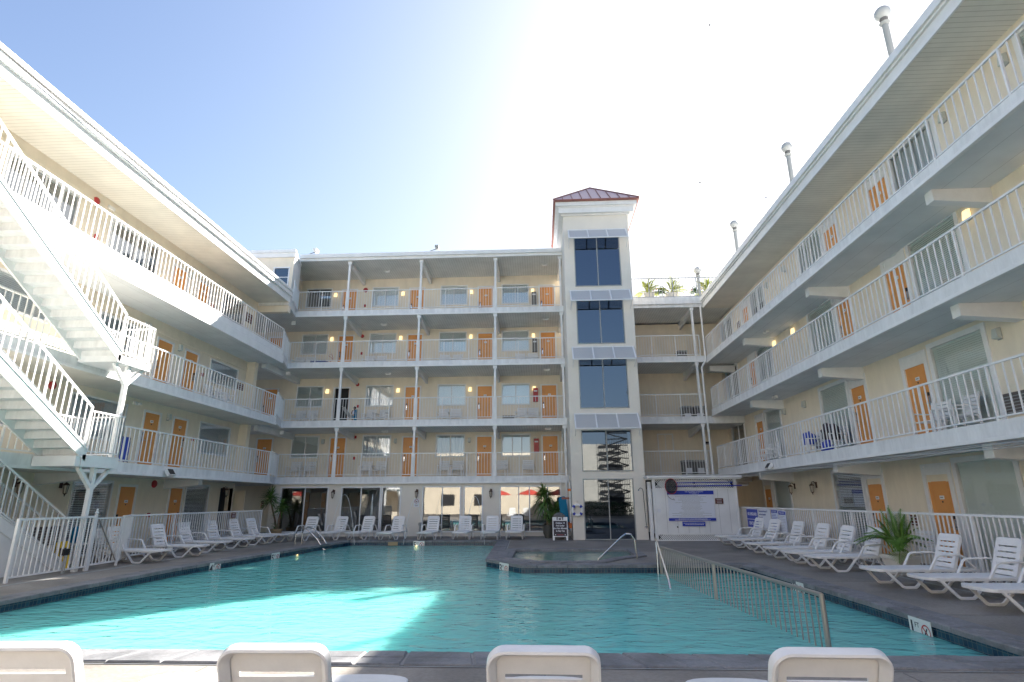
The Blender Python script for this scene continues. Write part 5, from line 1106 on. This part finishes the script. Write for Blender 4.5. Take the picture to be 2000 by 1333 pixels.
# rescue gear standing in the corner left of the tower
t = thing('backboard', 'teal rescue backboard leaning in the corner left of the tower', 'rescue board', (1.10, 25.6, 0), 0); b = MB(); M = Matrix.Rotation(R(-6), 4, 'Y'); rounded_panel(b, .34, .35, 1.75, -.03, .03, .12, M=M); put('board', b.mesh('board', 'teal'), t); plain_box('strap', t, 'copper', (-.2, .25, -.045, -.03, .55, .68), (-.2, .28, -.045, -.03, 1.62, 1.7))
t = thing('rescue_pole', 'tall white rescue pole with orange clips against the tower', 'pole', (1.22, 24.75, 0)); b = MB(); b.tube([(.0, 0, .35), (0, 0, 2.3)], .028, 8); put('shaft', b.mesh('shaft', 'plastic'), t); mat('orangeplastic', (.62, .14, .02), .5); plain_box('clip', t, 'orangeplastic', (-.09, .05, -.03, .05, .45, .66)); plain_box('clip', t, 'orangeplastic', (-.09, .05, -.03, .05, 1.95, 2.05))
t = thing('waste_bin', 'grey bin standing behind the folding floor sign', 'bin', (.75, 25.0, 0)); b = MB(); b.lathe([(.19, 0), (.24, .9), (.25, .9), (.25, .96), (.12, 1.06), (.02, 1.08)], n=16); put('body', smooth(b.mesh('body', 'boxgrey'), 40), t)
t = thing('bollard_lamp', 'short grey bollard light on the deck near the pool windows', 'bollard light', (-5.55, 26.6, 0)); b = MB(); b.lathe([(.05, 0), (.05, .5), (.08, .5), (.08, .62), (.02, .64)], n=12); put('post', b.mesh('post', 'grey'), t)
t = thing('long_pole', 'thin white pole leaning against the gallery edge above the yucca', 'pole'); b = MB(); b.tube([(.75, 25.7, .05), (1.05, 26.85, 4.6)], .016, 8); put('shaft', b.mesh('shaft', 'plastic'), t); b = MB(); b.tube([(1.05, 26.85, 4.6), (1.06, 26.88, 4.72)], .02, 8); put('pole_tip', b.mesh('pole_tip', 'grey'), t)
# roof lamps
for i, (x, y, z0, z1, lab) in enumerate(((9.0, 12.0, 11.1, 13.6, 'globe lamp on a white post, nearest on the right wing roof'), (9.0, 17.8, 11.1, 13.68, 'second globe lamp post along the right wing roof'), (9.0, 23.5, 11.1, 13.62, 'third globe lamp post along the right wing roof'), (8.25, 27.15, 11.4, 12.93, 'small globe lamp post at the corner of the terrace railing'))):
    t = thing('globe_lamp', lab, 'lamp post', (x, y, 0), 0, 'globe lamps on the roof'); b = MB(); b.tube([(0, 0, z0), (0, 0, z1-.22)], .075, 12); b.lathe([(.09, z1-.36), (.13, z1-.30), (.09, z1-.27)], n=12); put('post', smooth(b.mesh('post', 'grey'), 40), t); b = MB(); b.lathe([(.07, z1-.27), (.10, z1-.2), (.09, z1-.14)], n=12); put('fitter', b.mesh('fitter', 'boxgrey'), t)
    b = MB(); b.lathe([(.19*sin(pi*k/12)+.001, z1-.19*cos(pi*k/12)) for k in range(13)], n=20); put('globe', smooth(b.mesh('globe', 'globe'), 80), t)
# cameras on the back roof
for x, lab in ((-12.0, 'white security camera on an arm at the left end of the back roof'), (-5.5, 'small dark security camera on the middle of the back roof edge')):
    t = thing('security_camera', lab, 'security camera', (x, 26.85, 14.2)); b = MB(); b.tube([(-.1, 0, 0), (-.1, 0, .08), (.25, -.1, .14)], .02, 6); put('arm', b.mesh('arm', 'blackmetal'), t); b = MB(); b.box(.18, .36, -.32, .05, .14, .27); put('housing', b.mesh('housing', 'plastic' if x < -8 else 'grey'), t)
# gulls
for i, (x, y, z, s, a, lab) in enumerate(((24.5, 75, 47, 1.5, .3, 'gull gliding just right of the tower roof'), (23, 60, 61, 1.4, -.4, 'gull high in the pale sky right of centre'), (36, 80, 47, 1.2, .8, 'small gull near the right wing roof edge'))):
    t = thing('gull', lab, 'bird', (x, y, z), a, 'gulls in the sky'); b = MB(); b.lathe([(.01, -.3), (.08, -.12), (.09, .05), (.05, .2), (.01, .3)], n=8, M=Matrix.Rotation(R(90), 4, 'X')); put('body', b.mesh('body', 'gull'), t)
    for q in (-1, 1): b = MB(); b.add([(0, -.1, 0), (0, .12, 0), (q*.35*s, .02, .16), (q*.35*s, -.14, .16), (q*.75*s, -.1, .1 if False else .28)], [(0, 1, 2, 3), (3, 2, 4), (3, 2, 1, 0), (4, 2, 3)]); put('wing', b.mesh('wing', 'gull'), t)

# ---------------------------------------------------------------- the child by the open door
def child():
    t = thing('person', 'small child in pale shirt and blue shorts with a teal towel by the open door', 'child', (-9.62, 28.5, FB[2]), R(15))
    J = {'pel': (0, 0, .47, .075), 'chest': (0, .01, .66, .08), 'neck': (0, 0, .755, .03), 'head': (0, -.01, .83, .07), 'top': (0, 0, .88, .06),
         'sl': (-.09, 0, .70, .032), 'el': (-.14, -.04, .58, .024), 'hl': (-.13, -.12, .50, .017), 'sr': (.09, 0, .70, .032), 'er': (.13, -.06, .59, .024), 'hr': (.06, -.15, .56, .017),
         'kl': (-.055, 0, .25, .04), 'al': (-.06, .02, .05, .026), 'tl': (-.06, -.07, .02, .02), 'kr': (.055, -.03, .25, .04), 'ar': (.06, 0, .05, .026), 'tr': (.06, -.09, .02, .02), 'hipl': (-.05, 0, .42, .06), 'hipr': (.05, 0, .42, .06)}
    E = [('pel', 'chest'), ('chest', 'neck'), ('neck', 'head'), ('head', 'top'), ('chest', 'sl'), ('sl', 'el'), ('el', 'hl'), ('chest', 'sr'), ('sr', 'er'), ('er', 'hr'), ('pel', 'hipl'), ('hipl', 'kl'), ('kl', 'al'), ('al', 'tl'), ('pel', 'hipr'), ('hipr', 'kr'), ('kr', 'ar'), ('ar', 'tr')]
    def skinned(name, keys, edges, m, grow=0, fingers=False):
        V = [J[k][:3] for k in keys]; Rr = [J[k][3]+grow for k in keys]; ed = [(keys.index(a), keys.index(c)) for a, c in edges]
        if fingers:
            for hk, sgn in (('hl', -1), ('hr', 1)):
                hi = keys.index(hk); hx, hy, hz = J[hk][:3]
                for q in range(5): V.append((hx+(q-2)*.009, hy-.035-(.006 if q in (1, 2, 3) else 0), hz-.01-.004*abs(q-2))); Rr.append(.005); ed.append((hi, len(V)-1))
        me = bpy.data.meshes.new(name); me.from_pydata(V, ed, []); me.materials.append(MATS[m]); o = put(name, me, t)
        o.modifiers.new('skin', 'SKIN'); 
        for i, r_ in enumerate(Rr): me.skin_vertices[0].data[i].radius = (r_, r_)
        me.skin_vertices[0].data[0].use_root = True; s = o.modifiers.new('sub', 'SUBSURF'); s.levels = 2; s.render_levels = 2
        return o
    for o in ():
        pass
    def mk(*a, **k):
        me_name = a[0]
        bmx = None
        return skinned(*a, **k)
    # skin layer must exist before radii are set
    global _sk
    def skinned2(name, keys, edges, m, grow=0, fingers=False):
        V = [J[k][:3] for k in keys]; Rr = [J[k][3]+grow for k in keys]; ed = [(keys.index(a), keys.index(c)) for a, c in edges]
        if fingers:
            for hk in ('hl', 'hr'):
                hi = keys.index(hk); hx, hy, hz = J[hk][:3]
                for q in range(5): V.append((hx+(q-2)*.010, hy-.038-(.006 if q in (1, 2, 3) else 0), hz-.01-.004*abs(q-2))); Rr.append(.005); ed.append((hi, len(V)-1))
        bm = bmesh.new(); lay = bm.verts.layers.skin.new(); vs = [bm.verts.new(v) for v in V]
        for a, c in ed: bm.edges.new((vs[a], vs[c]))
        for i, v in enumerate(vs): v[lay].radius = (Rr[i], Rr[i]); v[lay].use_root = i == 0
        me = bpy.data.meshes.new(name); bm.to_mesh(me); bm.free(); me.materials.append(MATS[m]); o = put(name, me, t); o.modifiers.new('skin', 'SKIN'); s = o.modifiers.new('sub', 'SUBSURF'); s.levels = 2; s.render_levels = 2; return o
    skinned2('body', list(J), E, 'skin', fingers=True)
    skinned2('shirt', ['pel', 'chest', 'sl', 'sr'], [('pel', 'chest'), ('chest', 'sl'), ('chest', 'sr')], 'shirt', .014)
    skinned2('shorts', ['pel', 'hipl', 'hipr', 'kl', 'kr'], [('pel', 'hipl'), ('pel', 'hipr'), ('hipl', 'kl'), ('hipr', 'kr')], 'teal', .016)
    b = MB(); b.lathe([(.078*sin(pi*k/10)+.001, .845+.078*cos(pi*k/10)*-1) for k in range(3, 11)], (0, .015, 0), 14); put('hair', smooth(b.mesh('hair', 'hair'), 80), t)
    b = MB()
    for x in (-.028, .028): b.lathe([(.001, -.008), (.009, 0), (.001, .008)], (x, -.078, .84), 8)
    b.box(-.018, .018, -.08, -.07, .795, .80); b.box(-.008, .008, -.09, -.075, .812, .832); put('face_features', b.mesh('face_features', 'ink'), t)
    return t
child()
tw_ = thing('beach_towel', 'teal towel hanging down behind the small child', 'towel', (-9.50, 28.36, FB[2])); b = MB(); vs = []
for i in range(9):
    for j in range(13): vs.append((-.075+.15*i/8, .015*sin(i*1.3+j*.3), .16+.58*j/12))
b.add(vs, [(i*13+j, (i+1)*13+j, (i+1)*13+j+1, i*13+j+1) for i in range(8) for j in range(12)]); o = put('cloth', smooth(b.mesh('cloth', 'teal')), tw_); o.modifiers.new('s', 'SOLIDIFY').thickness = .012
t = thing('folding_chair', 'grey folded chair leaning at the open door by the child', 'folding chair', (-10.2, 28.8, FB[2])); b = MB(); b.beam((-.2, 0, 1.0), (.35, -.05, .35), .02, .03); b.beam((-.2, .14, .95), (.33, .1, .3), .02, .03); put('frame', b.mesh('frame', 'steel'), t); b = MB(); b.beam((-.15, .06, .93), (.28, .03, .42), .16, .03, (0, 1, 0)); put('fabric', b.mesh('fabric', 'grey'), t)

# ---------------------------------------------------------------- behind the camera: what the glass reflects
bb = thing('street_building', 'sunlit cream building across from the pool seen only in window reflections', 'building', (0, 0, 0))
plain_box('wall', bb, 'concretewall', (-14, 12, -16, -15, 0, 7.6)); plain_box('window', bb, 'dark', *[(x, x+1.6, -15, -14.95, z, z+1.3) for x in (-12, -8, 7.5) for z in (1, 4)])
b = MB()
for k in range(13): b.box(7.2, 9.6, -14.2, -13.9, .3+k*.7, .40+k*.7); b.beam((7.2+(k % 2)*2.4, -13.9, .3+k*.7), (9.6-(k % 2)*2.4, -13.9, 1.0+k*.7), .08, .12); b.beam((7.2+.2*k, -13.8, 0), (7.2+.2*k, -13.8, 9), .04, .04, (0, 1, 0))
b.box(4.0, 4.25, -14, -13.8, 0, 7)
put('stair_frame', b.mesh('stair_frame', 'blackmetal'), bb)
hd = MB(); hr_ = random.Random(8)
for k in range(1500): p = (hr_.uniform(3.4, 10.5), hr_.uniform(-12.4, -11.6), hr_.uniform(0, 1.35)); blade(hd, p, (hr_.uniform(-1, 1), hr_.uniform(-1, 1), hr_.uniform(-.2, 1)), .22, .12, .2, 2)
tag(put('hedge', hd.mesh('hedge', 'leafdark')), 'dark hedge added behind the camera to darken the reflection in the tower door glass', 'hedge')  # unseen helper: added so the lower door glass reflects something dark
for i, (x, y) in enumerate(((-4.5, -7), (-1.2, -7.5), (1.8, -7.2))):
    t = thing('parasol', 'red parasol behind the camera seen only as a reflection, number %s from the left' % ['one', 'two', 'three'][i], 'parasol', (x, y, 0), 0, 'red parasols behind the camera'); b = MB(); b.tube([(0, 0, 0), (0, 0, 2.6)], .025, 8); put('pole', b.mesh('pole', 'white'), t); b = MB(); b.lathe([(1.4, 2.1), (.8, 2.4), (.02, 2.65)], n=8); put('canopy', b.mesh('canopy', 'parasol'), t)
